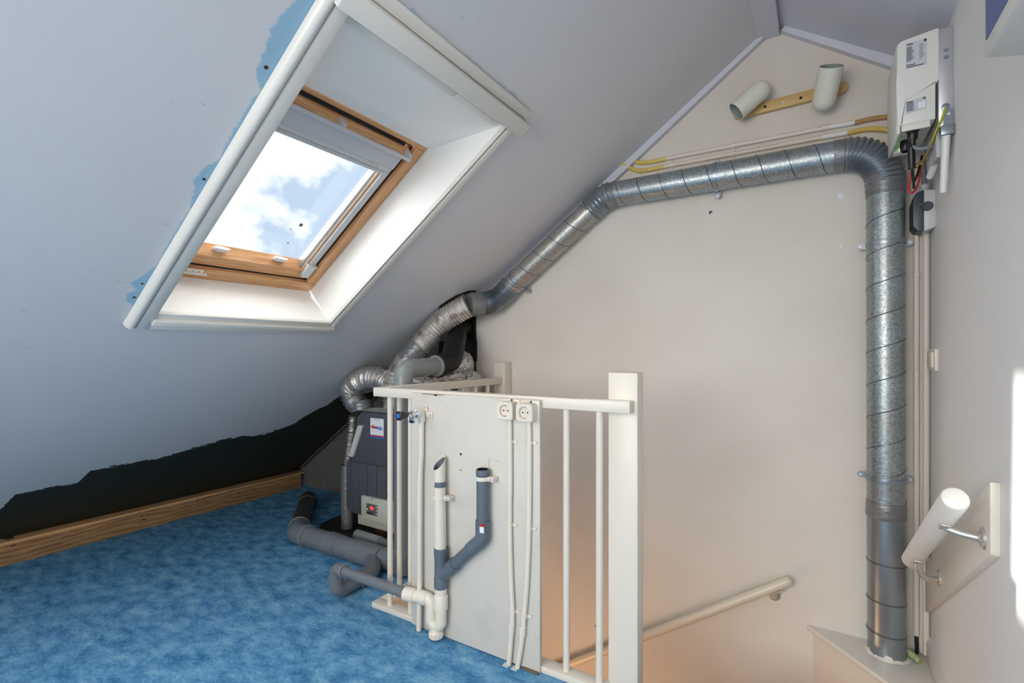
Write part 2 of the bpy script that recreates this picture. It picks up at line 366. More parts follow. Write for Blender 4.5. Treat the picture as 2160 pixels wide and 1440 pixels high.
def obj(name, bm, mat, parent=None, label=None, cat=None, group=None, kind=None, recalc=True, sharp=35):
    if isinstance(bm, bpy.types.Mesh): me = bm
    else:
        if recalc: bmesh.ops.recalc_face_normals(bm, faces=bm.faces[:])
        me = bpy.data.meshes.new(name); bm.to_mesh(me); bm.free()
    me.materials.clear(); me.materials.append(M[mat])
    if sharp:
        try: me.set_sharp_from_angle(angle=math.radians(sharp))
        except Exception: pass
    o = bpy.data.objects.new(name, me); C.objects.link(o)
    if parent is not None: org = W[parent.name]; o.parent = parent
    else: org = origin_of(me); o.location = org
    me.transform(Matrix.Translation(-org)); W[o.name] = org
    if label: o['label'] = label
    if cat: o['category'] = cat
    if group: o['group'] = group
    if kind: o['kind'] = kind
    return o
def thing(name, label, cat, loc, group=None, kind=None):
    o = bpy.data.objects.new(name, None); C.objects.link(o); o.location = loc; o.empty_display_size = 0.05
    W[o.name] = Vector(loc); o['label'] = label; o['category'] = cat
    if group: o['group'] = group
    if kind: o['kind'] = kind
    return o
def text_mesh(s, size, mat4, extrude=0.0006, align='CENTER'):
    cu = bpy.data.curves.new('txt', 'FONT'); cu.body = s; cu.size = size; cu.extrude = extrude; cu.align_x = align; cu.align_y = 'CENTER'
    o = bpy.data.objects.new('txt', cu); C.objects.link(o)
    dg = bpy.context.evaluated_depsgraph_get(); dg.update()
    me = bpy.data.meshes.new_from_object(o.evaluated_get(dg)); bpy.data.objects.remove(o); bpy.data.curves.remove(cu)
    me.transform(mat4); return me
T = V(math.cos(SA), 0, math.sin(SA)); NN = V(-math.sin(SA), 0, math.cos(SA))
def S(t, y, off=0.0): return V(-3.63, 0, 0.11) + T * t + NN * off + V(0, y, 0)   # point on the left roof slope
def sbox(bm, t0, t1, y0, y1, o0, o1, bev=0.0):
    return hexa(bm, [S(t0, y0, o0), S(t1, y0, o0), S(t1, y1, o0), S(t0, y1, o0), S(t0, y0, o1), S(t1, y0, o1), S(t1, y1, o1), S(t0, y1, o1)], bev)

# ================================================================== STRUCTURE
YB, XW, XL = 2.54, 0.377, -3.64
YF = -2.2
b = B()
box(b, -3.75, XW, YF, 1.535, -0.22, 0.0); box(b, -3.75, -1.60, 1.535, 2.56, -0.22, 0.0)
obj('floor', b, 'carpet', label='blue mottled carpet floor around the stairwell', cat='floor', kind='structure')
# left slope with the roof-window hole and an added hole further back for the roof fill lamp
OT0, OT1, OY0, OY1 = 1.955, 3.20, 0.85, 1.60
TR = 4.22
b = B()
ts = [-0.15, OT0 - .013, OT1 + .016, TR]; ys = [YF - 0.05, -1.15, -0.35, OY0 - .013, OY1 + .013, 2.60]
for i in range(3):
    for j in range(5):
        if i == 1 and j in (1, 3): continue
        p = [S(ts[i], ys[j]), S(ts[i + 1], ys[j]), S(ts[i + 1], ys[j + 1]), S(ts[i], ys[j + 1])]
        hexa(b, p + [q + NN * 0.012 for q in p])
obj('ceiling', b, 'ceil', label='sloping lavender white ceiling with bare dark strip along its foot', cat='ceiling', kind='structure', sharp=0)
ceil_l = bpy.data.objects['ceiling']
RX, RZ = -0.185, 2.555
b = B(); prism(b, [V(RX + 0.03, 2.58, RZ), V(XW + 0.05, 2.58, RZ - 0.66 * (XW + 0.05 - RX - 0.03)), V(XW + 0.05, 2.58, RZ - 0.66 * (XW + 0.05 - RX - 0.03) + 0.02), V(RX + 0.03, 2.58, RZ + 0.02)], (0, YF - 2.63, 0))
obj('ceiling', b, 'ceil2', label='grey lavender ceiling slope falling from the ridge to the right wall', cat='ceiling', kind='structure')
b = B(); box(b, -0.238, -0.148, YF, YB, 2.516, 2.60)
obj('trim_1', b, 'trimlav', label='lavender ridge board running along the peak of the ceiling', cat='trim', kind='structure')
# gable trims
def gtrim(name, a, c, h, label):
    a, c = V(*a), V(*c); d = (c - a).normalized(); up = V(-d.z, 0, d.x)
    if up.z < 0: up = -up
    b = B()
    y0, y1 = YB - 0.032, YB
    pr = [a + V(0, y1 - a.y, 0), a + V(0, y0 - a.y, 0), a + up * (h * .8) + V(0, y0 - a.y, 0), a + up * h + V(0, y0 + .012 - a.y, 0), a + up * (h + .02) + V(0, y1 - a.y, 0)]
    prism(b, pr, c - a); obj(name, b, 'trimlav', label=label, cat='trim', kind='structure')
gtrim('trim_2', (-1.70, 0, 1.412), (-0.21, 0, 2.512), 0.05, 'lavender trim strip along the left slope against the gable wall')
gtrim('trim_3', (-0.14, 0, 2.52), (XW, 0, 2.152), 0.05, 'lavender trim strip along the right slope against the gable wall')
b = B(); a0, a1 = S(0.10, 0, -0.012), S(1.35, 0, -0.012)
hexa(b, [a0 + V(0, 2.503, -.004), a1 + V(0, 2.503, -.004), a1 + V(0, 2.512, -.004), a0 + V(0, 2.512, -.004), a0 + V(0, 2.503, .005), a1 + V(0, 2.503, .005), a1 + V(0, 2.512, .005), a0 + V(0, 2.512, .005)])
obj('trim_4', b, 'lath', label='thin timber lath in the dark corner of slope and bare wall', cat='trim', kind='structure')
# gable wall: painted part and bare concrete part
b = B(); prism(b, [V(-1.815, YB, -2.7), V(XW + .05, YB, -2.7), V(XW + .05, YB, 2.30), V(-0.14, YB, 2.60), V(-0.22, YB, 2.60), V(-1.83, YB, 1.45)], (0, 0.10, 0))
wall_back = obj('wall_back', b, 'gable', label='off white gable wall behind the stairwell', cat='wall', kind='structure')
b = B(); prism(b, [V(-3.8, 2.555, -.2), V(-1.80, 2.555, -.2), V(-1.80, 2.555, 1.5), V(-3.8, 2.555, .1)], (0, 0.09, 0))
obj('wall_left', b, 'concrete', label='bare grey concrete wall low behind the appliance', cat='wall', kind='structure')
b = B(); box(b, XW, XW + 0.12, YF, YB + .1, -2.7, 2.60)
wall_right = obj('wall_right', b, 'wallr', label='plain white wall at the right', cat='wall', kind='structure')
# rear wall with an opening added for the fill lamp (behind the camera)
b = B()
for x0, x1, z0, z1 in ((-3.8, -1.82, -.1, 2.7), (-.08, XW + .1, -.1, 2.7), (-1.82, -.08, -.1, .76), (-1.82, -.08, 1.94, 2.7)): box(b, x0, x1, YF - .15, YF, z0, z1)
obj('wall_front', b, 'wallplain', label='wall behind the viewer with an added wide window opening', cat='wall', kind='structure')
# stairwell below the floor
b = B(); box(b, -1.60, XW, 1.50, 1.535, -2.7, -0.22); box(b, -3.2, -1.60, 1.42, 1.50, -2.7, -0.22); box(b, -3.2, -3.1, 1.5, 2.6, -2.7, -.22); box(b, -3.2, -1.8, 2.545, 2.64, -2.7, -.2)
obj('wall_stairwell', b, 'wallplain', label='cream walls of the stairwell under the floor', cat='wall', kind='structure')
b = B(); box(b, -3.2, XW, 1.42, 2.64, -2.8, -2.7); obj('floor', b, 'tread', label='lower hall floor at the foot of the stairs', cat='floor', kind='structure')
b = B(); box(b, -1.602, -1.588, 1.545, YB, -0.22, -0.002); obj('trim_5', b, 'wallplain', label='cream fascia board lining the stairwell edge', cat='trim', kind='structure')
# staircase descending to the left along the gable wall
st = thing('staircase', 'beige staircase descending leftwards along the gable wall', 'stairs', (-0.9, 2.05, -2.7))
for i in range(9):
    x1 = -0.10 - i * 0.21; z = -0.85 - i * 0.2
    b = B(); box(b, max(x1 - 0.24, -3.0), x1, 1.56, 2.53, z - 0.035, z, 0.006); obj('tread', b, 'tread', st)
    b = B(); box(b, x1 - 0.235, x1 - 0.215, 1.56, 2.53, max(z - 0.2, -2.7), z - 0.035); obj('riser', b, 'wallplain', st)
# corner ledge (boxed-in winder corner) on which the steel duct stands
lg = thing('corner_ledge', 'white triangular ledge boxed into the corner under the steel duct', 'ledge', (0.2, 2.4, -0.9), kind=None)
b = B(); prism(b, [V(-0.045, YB, -.127), V(0.377, 2.072, -.127), V(0.377, YB, -.127)], (0, 0, .022), 0.003); obj('top_board', b, 'white', lg)
b = B(); prism(b, [V(-0.02, YB, -.9), V(0.377, 2.10, -.9), V(0.377, YB, -.9)], (0, 0, .773)); obj('front_panel', b, 'wallplain', lg)
# skirting on the right wall
b = B(); prism(b, [V(XW, 1.60, -.104), V(XW - .016, 1.60, -.104), V(XW - .016, 1.60, -.045), V(XW - .006, 1.60, -.028), V(XW, 1.60, -.028)], (0, .93, 0))
obj('baseboard_right', b, 'white', label='white skirting at the foot of the right wall', cat='baseboard', kind='structure')
# timber wall plate along the foot of the slope
tb = thing('wall_plate', 'rough timber beam along the foot of the sloping ceiling', 'beam', (-3.55, 0.5, 0))
b = B(); box(b, -3.66, -3.525, YF, 2.50, 0.0, 0.107, 0.004); obj('beam', b, 'beam', tb)
b = B(); box(b, -3.65, -3.527, YF, 2.55, 0.107, 0.117, 0.003); obj('top_lath', b, 'beamtop', tb)
for (y, z, sy, sz) in ((0.83, .095, .010, .004), (1.40, .085, .012, .004), (1.41, .06, .010, .004), (1.72, .09, .010, .003), (2.0, .08, .012, .003)):
    b = B(); lathe(b, [(0, .0015), (1, .0015), (1, -.003)], (0, 0, 0), (1, 0, 0), 14)
    bmesh.ops.transform(b, matrix=Matrix.Translation((-3.525, y, z)) @ Matrix.Diagonal((1, sy, sz, 1)), verts=b.verts); obj('knot', b, 'knot', tb)
b = B(); lathe(b, [(0, .0012), (.022, .0012), (.022, -.003)], (-3.60, 0.83, .117), (0, 0, 1), 16); obj('knot', b, 'knot', tb)
# brown nibbled hole in the slope where the silver duct passes
hb = B(); ring = []; pts = [(2.13, 2.25), (2.15, 2.235), (2.20, 2.25), (2.26, 2.28), (2.31, 2.34), (2.325, 2.40), (2.30, 2.45), (2.24, 2.44), (2.18, 2.38), (2.13, 2.31)]
prism(hb, [S(t, y, -0.0015) for t, y in pts], NN * 0.001); obj('cutout', hb, 'rust', ceil_l, label='brown nibbled cut-out')
for t, y, r in ((2.967, .757, .006), (2.574, .765, .005), (2.093, .765, .004), (2.02, .765, .005)):
    b = B(); lathe(b, [(0, .0015), (r * .7, .0015), (r, 0.0), (r, -.002)], S(t, y), -NN, 10); obj('screw', b, 'rust', ceil_l)
# screw plugs and paint blobs on the gable wall
for x, z, r, m in ((-.441, 1.762, .009, 'concrete'), (-.438, 1.758, .007, 'paper'), (-.441, 1.605, .006, 'paper'), (-.441, 1.541, .006, 'paper'), (-.45, 1.313, .006, 'paper'), (.083, 1.759, .014, 'paper'), (.083, 1.541, .008, 'paper'), (.076, 1.315, .006, 'gable'), (-1.03, -.40, .006, 'knot')):
    b = B(); lathe(b, [(0, .003), (r * .6, .003), (r, .0005), (r, -.001)], (x, YB, z), (0, -1, 0), 10); obj('wall_plug', b, m, wall_back)

# ================================================================== ROOF WINDOW
wn = thing('window_1', 'pine roof window with white lining set into the sloping ceiling', 'window', S(2.5, 1.2, 0), kind='structure')
FT0, FT1, FO = 1.926, 2.884, 0.205
def quadslab(name, p, thick, mat, parent):
    b = B(); n = (p[1] - p[0]).cross(p[3] - p[0]).normalized() * thick
    hexa(b, list(p) + [q + n for q in p]); return obj(name, b, mat, parent)
# lining boards
quadslab('lining', [S(OT0, OY1), S(OT1, OY1), S(FT1, OY1, FO + .03), S(FT0, OY1, FO + .03)], -0.012, 'reveal', wn)
quadslab('lining', [S(OT0, OY0), S(OT1, OY0), S(FT1, OY0, FO + .03), S(FT0, OY0, FO + .03)], 0.012, 'reveal', wn)
# bottom lining, slightly hollow near the sash
b = B(); prof = [(OT0, 0.0), (1.944, .06), (1.936, .12), (1.926, .165), (1.926, FO + .03)]
for (ta, oa), (tb2, ob) in zip(prof, prof[1:]):
    hexa(b, [S(ta, OY0, oa), S(ta, OY1, oa), S(tb2, OY1, ob), S(tb2, OY0, ob), S(ta - .012, OY0, oa), S(ta - .012, OY1, oa), S(tb2 - .012, OY1, ob), S(tb2 - .012, OY0, ob)])
obj('lining', b, 'reveal', wn)
b = B(); hexa(b, [S(OT1, OY0, 0), S(OT1, OY1, 0), S(FT1, OY1, FO), S(FT1, OY0, FO), S(OT1 + .015, OY0, 0), S(OT1 + .015, OY1, 0), S(FT1 + .05, OY1, FO), S(FT1 + .05, OY0, FO)]); obj('lining', b, 'reveal', wn)
# cover strip of the top lining (white profile with a joint)
for (ya, yb2) in ((.865, 1.315), (1.32, 1.57)):
    b = B(); d0 = (S(FT1, 0, FO) - S(OT1, 0, 0)); d0.normalize(); nn = d0.cross(V(0, 1, 0)).normalized()
    if nn.z > 0: nn = -nn
    a = S(OT1, ya, 0) + d0 * .004; c = a + d0 * .03
    hexa(b, [a, c, c + V(0, yb2 - ya, 0), a + V(0, yb2 - ya, 0), a + nn * .008, c + nn * .008, c + nn * .008 + V(0, yb2 - ya, 0), a + nn * .008 + V(0, yb2 - ya, 0)], .002); obj('cover_strip', b, 'white', wn)
# architrave around the opening
tl = B(); pr = []
for k in range(9):
    a = PI * k / 8; pr.append(S(1.875, .795 - .019 * math.cos(a), -.001 - .026 * math.sin(a)))
prism(tl, pr, T * 1.47); obj('half_round_moulding', tl, 'white', wn)
b = B(); sbox(b, 1.868, 3.26, .812, .852, -.022, 0.0, .003); obj('architrave', b, 'white', wn)
b = B(); sbox(b, 1.868, 1.900, .812, 1.665, -.020, 0.0, .003); obj('architrave', b, 'white', wn)
b = B(); sbox(b, 1.898, 1.930, .85, 1.640, -.030, 0.0, .004); obj('architrave', b, 'white', wn)
b = B(); sbox(b, 1.928, 1.958, .85, 1.605, -.016, 0.0, .003); obj('architrave', b, 'white', wn)
b = B(); sbox(b, 1.90, 3.215, 1.600, 1.606, -.014, 0.0, .0015); obj('architrave', b, 'white', wn)
b = B(); sbox(b, 1.885, 3.215, 1.604, 1.618, -.005, 0.0); obj('architrave', b, 'white', wn)
b = B(); sbox(b, 1.885, 3.215, 1.616, 1.648, -.016, 0.0, .003); obj('architrave', b, 'white', wn)
b = B(); sbox(b, 3.203, 3.262, .80, 1.672, -.045, 0.0, .006); obj('architrave', b, 'white', wn)
b = B(); sbox(b, 3.262, 3.300, .80, 1.655, -.018, 0.0, .006); obj('architrave', b, 'white', wn)
# pine frame
def ringparts(t0, t1, y0, y1, wt0, wt1, wy, o0, o1, names, parent, bev=.004):
    b = B(); sbox(b, t0, t0 + wt0, y0, y1, o0, o1, bev); r = [obj(names, b, 'pineY', parent)]
    b = B(); sbox(b, t1 - wt1, t1, y0, y1, o0, o1, bev); r.append(obj(names, b, 'pineY', parent))
    b = B(); sbox(b, t0 + wt0, t1 - wt1, y0, y0 + wy, o0, o1, bev); r.append(obj(names, b, 'pineT', parent))
    b = B(); sbox(b, t0 + wt0, t1 - wt1, y1 - wy, y1, o0, o1, bev); r.append(obj(names, b, 'pineT', parent))
    return r
ringparts(FT0 - .015, FT1 + .012, .855, 1.597, .074, .034, .052, FO + .004, FO + .085, 'frame_member', wn)
# sash
sash = ringparts(1.996, 2.84, .913, 1.533, .058, .05, .05, FO + .018, FO + .075, 'sash_member', wn)
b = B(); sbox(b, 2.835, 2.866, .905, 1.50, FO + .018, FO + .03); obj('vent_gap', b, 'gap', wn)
b = B(); sbox(b, 1.98, 2.87, .905, 1.548, FO + .05, FO + .055); sbox(b, 2.05, 2.80, .95, 1.50, FO + .049, FO + .056); b.free()
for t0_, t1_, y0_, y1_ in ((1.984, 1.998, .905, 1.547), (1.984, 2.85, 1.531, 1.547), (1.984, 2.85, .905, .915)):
    b = B(); sbox(b, t0_, t1_, y0_, y1_, FO + .022, FO + .05); obj('groove_shade', b, 'gap', wn)  # dark strips put in as the shade between frame and sash
# sash lower bevel facing the glass
b = B(); hexa(b, [S(2.045, .955, FO + .016), S(2.053, .955, FO + .016), S(2.078, .955, FO + .062), S(2.045, .955, FO + .062), S(2.045, 1.49, FO + .016), S(2.053, 1.49, FO + .016), S(2.078, 1.49, FO + .062), S(2.045, 1.49, FO + .062)]); obj('glazing_bead', b, 'pineY', wn)
b = B(); sbox(b, 2.03, 2.83, .94, 1.515, FO + .062, FO + .068); pane = obj('pane', b, 'glass', wn)
for t, y, r in ((2.28, 1.365, .009), (2.245, 1.335, .003), (2.165, 1.365, .004), (2.235, .985, .004), (2.24, .975, .002)):
    b = B(); lathe(b, [(0, .001), (r, .001), (r, -.001)], S(t, y, FO + .06), -NN, 9)
    for v_ in b.verts: v_.co += V(random.uniform(-1, 1), random.uniform(-1, 1), 0) * r * .25
    obj('dirt_spot', b, 'droppings', wn)
# light grey blind: cassette, pull rail, side rails
b = B(); sbox(b, 2.728, 2.799, .93, 1.515, FO - .004, FO + .03, .006); cas = obj('blind_cassette', b, 'greyplastic', wn)
b = B(); sbox(b, 2.705, 2.727, .95, 1.505, FO + .004, FO + .03, .004); obj('blind_fabric_roll', b, 'lightgrey', wn)
b = B(); tube(b, [S(2.695, .95, FO + .012), S(2.695, 1.505, FO + .012)], .010, 14); obj('pull_rail', b, 'greyplastic', wn)
for yy in (.975, 1.425):
    b = B()
    for k in range(9):
        p0 = S(2.718 + random.uniform(-.006, .006), yy + random.uniform(-.02, .02), FO - .002)
        tube(b, catmull([p0, p0 + V(random.uniform(-.006, .006), random.uniform(-.012, .012), .004), p0 + V(random.uniform(-.008, .008), random.uniform(-.016, .016), -.004)], 4), .0012, 5)
    obj('cord_knot', b, 'white', wn)
b = B(); sbox(b, 2.035, 2.74, 1.492, 1.520, FO + .008, FO + .03, .003); sr = obj('blind_side_rail', b, 'greyplastic', wn)
b = B(); sbox(b, 2.04, 2.70, 1.470, 1.478, FO + .03, FO + .06, .001); obj('glazing_bead', b, 'alu', wn)
b = B(); sbox(b, 2.04, 2.70, 1.482, 1.492, FO + .022, FO + .05, .001); obj('glazing_bead', b, 'white', wn)
b = B(); sbox(b, 2.02, 2.09, 1.488, 1.53, FO + .0, FO + .034, .003); obj('rail_end_cap', b, 'lightgrey', wn)
b = B(); sbox(b, 2.09, 2.10, 1.484, 1.534, FO - .003, FO + .036, .002); obj('rail_end_cap', b, 'lightgrey', wn)
# white grab bar on brackets under the pine top rail
b = B(); sbox(b, 2.812, 2.829, .93, 1.520, FO - .044, FO - .034, .004); obj('grab_bar', b, 'greyplastic', wn)
for yy in (1.19, 1.52):
    b = B(); sbox(b, 2.822, 2.842, yy - .02, yy - .004, FO - .038, FO + .0, .002); obj('bar_bracket', b, 'greyplastic', wn)
b = B(); sbox(b, 2.797, 2.841, .91, 1.525, FO - .003, FO + .03, .006); obj('vent_flap', b, 'pineY', wn)
# little perforated white stay at the lower left of the frame
b = B(); sbox(b, 1.972, 1.992, .96, 1.06, FO - .012, FO - .006, .001); sbox(b, 1.972, 1.976, .96, 1.075, FO - .02, FO - .006); stay = obj('perforated_stay', b, 'white', wn)
for k in range(4):
    b = B(); lathe(b, [(0, .0008), (.004, .0008), (.004, -.001)], S(1.984, .975 + k * .022, FO - .012), -NN, 10); obj('slot', b, 'pineY', stay)
# white bumps modelled as light reflections on the bead at the lower glass edge
for yy in (1.10, 1.36):
    b = B(); lathe(b, capsule(.03, -.0, .05, 5), S(2.056, yy, FO + .045), V(0, 0, 0) + T, 12)
    bmesh.ops.scale(b, vec=(1, 1, .35), verts=b.verts, space=Matrix.Translation(-S(2.056, yy, FO + .045))); obj('bead_glint', b, 'paper', wn)
# unseen second roof window, added to hold the roof fill lamp
wn2 = thing('added_window_2', 'added unseen roof window for the fill lamp further back in the sloping ceiling', 'window', S(2.5, -.75, 0), kind='structure')
b = B()
for (t0, t1, y0, y1) in ((1.955, 2.02, -1.15, -.35), (3.13, 3.20, -1.15, -.35), (2.02, 3.13, -1.15, -1.09), (2.02, 3.13, -.41, -.35)): sbox(b, t0, t1, y0, y1, 0.0, .16)
obj('frame', b, 'pineT', wn2)
b = B(); sbox(b, 2.0, 3.15, -1.12, -.38, .13, .136); obj('pane', b, 'glass', wn2)
wn3 = thing('added_window_3', 'added wide window for the fill lamp behind the viewer', 'window', (-.95, YF - .05, .76), kind='structure')  # unseen window frame added around the rear fill lamp
b = B()
for x0, x1, z0, z1 in ((-1.82, -1.76, .76, 1.94), (-.14, -.08, .76, 1.94), (-1.76, -.14, .76, .82), (-1.76, -.14, 1.88, 1.94), (-.98, -.92, .82, 1.88)): box(b, x0, x1, YF - .12, YF - .04, z0, z1)
obj('frame', b, 'white', wn3)

# ================================================================== RAILING
rl = thing('stair_railing', 'cream painted stair railing with round balusters and newel posts', 'railing', (-1.62, 1.52, 0))
b = B(); box(b, -1.624, -0.497, 1.50, 1.545, 0.902, 0.940, .003); obj('top_rail', b, 'rail', rl)
b = B(); box(b, -1.624, -1.580, 1.545, 2.46, 0.902, 0.940, .003); obj('top_rail', b, 'rail', rl)
b = B(); box(b, -1.628, -0.58, 1.495, 1.545, 0.0, 0.022, .002); obj('bottom_rail', b, 'rail', rl)
b = B(); box(b, -1.628, -1.575, 1.545, 2.53, 0.0, 0.022, .002); obj('bottom_rail', b, 'rail', rl)
b = B(); box(b, -0.584, -0.486, 1.545, 1.605, -0.25, 1.028, .004); obj('newel_post', b, 'rail', rl)
b = B(); box(b, -1.64, -1.565, 2.455, 2.54, 0.0, 1.028, .004); obj('newel_post', b, 'rail', rl)
bal = None
def baluster(x, y):
    global bal
    if bal is None:
        b = B(); tube(b, [(x, y, 0.018), (x, y, 0.905)], .0115, 16); bal = obj('baluster', b, 'rail', rl); bal['bx'] = x; bal['by'] = y
        baluster.base = (x, y)
    else:
        o = bal.copy(); C.objects.link(o); o.parent = rl; o.location = (x - baluster.base[0], y - baluster.base[1], 0); W[o.name] = W[rl.name]
for i in range(9): baluster(-1.545 + i * .1175, 1.522)
for i in range(7): baluster(-1.602, 1.635 + i * .1165)
for k in bal.keys():
    pass
for k in ('bx', 'by'): del bal[k]
pn = thing('backing_panel', 'off white painted board fixed to the railing, carrying pipes and sockets', 'panel', (-1.11, 1.49, 0))
b = B(); box(b, -1.388, -0.804, 1.484, 1.50, 0.003, 0.930, .002); obj('board', b, 'panel', pn)
for x, z, r, m in ((-1.14, .71, .005, 'knot'), (-1.14, .65, .003, 'knot'), (-1.19, .262, .012, 'knot')):
    b = B(); lathe(b, [(0, .0006), (r, .0006), (r, -.001)], (x, 1.484, z), (0, -1, 0), 9); obj('screw_hole', b, m, pn)
b = B(); box(b, -1.33, -1.22, 1.4832, 1.4845, .9265, .9285); box(b, -1.27, -1.255, 1.4832, 1.4845, .922, .927); obj('chipped_edge', b, 'knot', pn)
b = B(); box(b, -.985, -.965, 1.4836, 1.485, .702, .704); obj('scratch', b, 'brass', pn)
b = B(); box(b, -1.012, -1.0105, 1.4838, 1.485, .67, .71); obj('scratch', b, 'concrete', pn)
b = B(); box(b, -.868, -.806, 1.474, 1.484, 0.001, .008, .002); obj('bottom_lath', b, 'lath', pn)

# ================================================================== SOCKETS AND PANEL CONDUITS
def socket(cx, cz, label, worn=False):
    s_ = thing('wall_socket', label, 'socket', (cx, 1.484, cz), 'sockets on the backing panel')
    b = B(); box(b, cx - .038, cx + .038, 1.478, 1.484, cz - .036, cz + .037, .002); obj('base_plate', b, 'pvcw', s_)
    b = B(); loops = []
    def sq(hx, r_, y):
        out = []
        for k in range(32):
            a = 2 * PI * (k + .5) / 32; c_, s2 = math.cos(a), math.sin(a); m_ = (abs(c_) ** 7 + abs(s2) ** 7) ** (1 / 7)
            out.append(b.verts.new((cx + hx * c_ / m_, y, cz + (hx - .001) * s2 / m_)))
        return out
    def circ(r_, y): return [b.verts.new((cx + r_ * math.cos(2 * PI * (k + .5) / 32), y, cz + r_ * math.sin(2 * PI * (k + .5) / 32))) for k in range(32)]
    loops = [sq(.0325, 0, 1.478), sq(.0320, 0, 1.441), sq(.0295, 0, 1.438), circ(.0215, 1.438), circ(.0205, 1.4395), circ(.0198, 1.450), circ(.001, 1.450)]
    for la, lb_ in zip(loops, loops[1:]):
        for k in range(32):
            f = b.faces.new((la[k], la[(k + 1) % 32], lb_[(k + 1) % 32], lb_[k])); f.smooth = True
    bd = obj('body', b, 'pvcw', s_)
    b = B(); lathe(b, [(0, .0012), (.0190, .0012), (.0194, 0)], (cx, 1.4502, cz), (0, -1, 0), 28); obj('insert', b, 'pvccream', bd)
    for dx in (-.0095, .0095):
        b = B(); lathe(b, [(0, .0014), (.0026, .0014), (.0026, 0)], (cx + dx, 1.4495, cz), (0, -1, 0), 10); obj('pin_hole', b, 'hole', bd)
    for dz in (-.0165, .0165):
        b = B(); box(b, cx - .003, cx + .003, 1.4385, 1.449, cz + dz * 1.12 - .0015, cz + dz * 1.12 + .0015); obj('earth_clip', b, 'nickel', bd)
    b = B(); lathe(b, [(0, .0018), (.0024, .0018), (.0024, .0)], (cx, 1.4495, cz), (0, -1, 0), 12); obj('centre_screw', b, 'nickel', bd)
    b = B(); lathe(b, [(0, .0015), (.004, .001), (.004, 0)], (cx + .006, 1.478, cz + .0335), (0, -1, 0), 10); obj('rusty_screw', b, 'rust', s_)
    if worn:
        b = B(); box(b, cx + .012, cx + .026, 1.4372, 1.4385, cz + .002, cz + .004); box(b, cx + .018, cx + .020, 1.4372, 1.4385, cz - .008, cz + .012); obj('burn_mark', b, 'concrete', bd)
socket(-.918, .891, 'cream wall socket nearer the tap, on the railing panel')
socket(-.841, .889, 'cream wall socket with a scorch mark, at the panel edge')
def clip(parent, x, y0, z, r, mat='pvcw'):
    b = B(); lathe(b, [(r + .0005, -.005), (r + .0028, -.005), (r + .0028, .005), (r + .0005, .005), (r + .0005, -.005)], (x, y0 - r - .001, z), (0, 0, 1), 18); c_ = obj('pipe_clip', b, mat, parent)
    b = B(); box(b, x - r - .012, x + r + .016, y0 - .006, y0, z - .0055, z + .0055, .0015); obj('clip_foot', b, mat, c_)
    for dx in (r + .010, -r - .008):
        b = B(); lathe(b, [(0, .001), (.0022, .001), (.0022, 0)], (x + dx, y0 - .006, z), (0, -1, 0), 8); obj('screw', b, 'pvccream', c_)
def pconduit(pts, zs, label):
    t_ = thing('electric_conduit', label, 'conduit', (pts[-1][0], 1.474, 0), 'conduits on the backing panel')
    path = catmull([V(x, 1.484 - .0105, z) for x, z in pts], 5)
    b = B(); tube(b, path, .0088, 16); obj('tube', b, 'pvcw', t_)
    for z in zs:
        for (xa, za), (xb, zb) in zip(pts, pts[1:]):
            if zb <= z <= za:
                x = xa + (xb - xa) * (za - z) / (za - zb); clip(t_, x, 1.484, z, .009); break
    b = B(); lathe(b, [(.0088, .0), (.011, .0), (.011, .028), (.0088, .03)], (pts[-3][0] + (pts[-2][0] - pts[-3][0]) * .6, 1.4735, .12), (0.05, 0, 1), 16); obj('joint_sleeve', b, 'pvcw', t_)
    x = pts[-1][0]; b = B(); box(b, x - .016, x + .006, 1.455, 1.475, .0005, .003); obj('carpet_cut', b, 'lightgrey', t_)
pconduit([(-.918, .862), (-.917, .78), (-.916, .64), (-.918, .49), (-.913, .31), (-.906, .19), (-.912, .09), (-.921, .0)], (.78, .49, .19), 'cream conduit bending from the left socket down to the carpet')
pconduit([(-.841, .862), (-.839, .78), (-.839, .64), (-.841, .49), (-.848, .32), (-.859, .187), (-.870, .09), (-.886, .0)], (.784, .491, .187), 'cream conduit with paint chips below the right socket')
# ================================================================== WATER TAP
tp = thing('water_tap', 'chrome tap with black handle on a painted riser pipe', 'tap', (-1.326, 1.46, 0))
b = B(); tube(b, catmull([(-1.322, 1.470, .85), (-1.322, 1.468, .70), (-1.326, 1.466, .6), (-1.327, 1.465, .4), (-1.327, 1.465, .2), (-1.329, 1.463, .005)], 5), .0105, 16); obj('riser_pipe', b, 'pvcw', tp)
b = B(); lathe(b, [(.0105, 0), (.0145, 0), (.0145, .035), (.012, .04), (0, .04)], (-1.322, 1.470, .82), (0, 0, 1), 18); el = obj('elbow', b, 'pvcw', tp)
b = B(); lathe(b, [(0, 0), (.016, 0), (.017, .012), (.0165, .03), (.012, .034), (0, .034)], (-1.322, 1.472, .853), (0, -1, 0), 20); obj('elbow_socket', b, 'pvcw', el)
b = B(); box(b, -1.318, -1.302, 1.479, 1.484, .845, .885, .004); box(b, -1.31, -1.276, 1.479, 1.484, .838, .858, .004); obj('wall_flange', b, 'pvcw', tp)
for x, z in ((-1.309, .876), (-1.286, .848)):
    b = B(); lathe(b, [(0, .002), (.005, .001), (.005, 0)], (x, 1.479, z), (0, -1, 0), 10); obj('screw', b, 'nickel', tp)
b = B(); lathe(b, [(.013, 0), (.015, .004), (.011, .008), (.010, .02), (.012, .024), (.012, .03), (.008, .036), (.007, .05), (0, .05)], (-1.322, 1.438, .855), (0, -1, 0), 20); vb = obj('valve_body', b, 'chrome', tp)
b = B(); tube(b, [(-1.322, 1.417, .850), (-1.315, 1.410, .836), (-1.312, 1.404, .828)], [.009, .011, .0115], 18); obj('spout', b, 'chrome', vb)
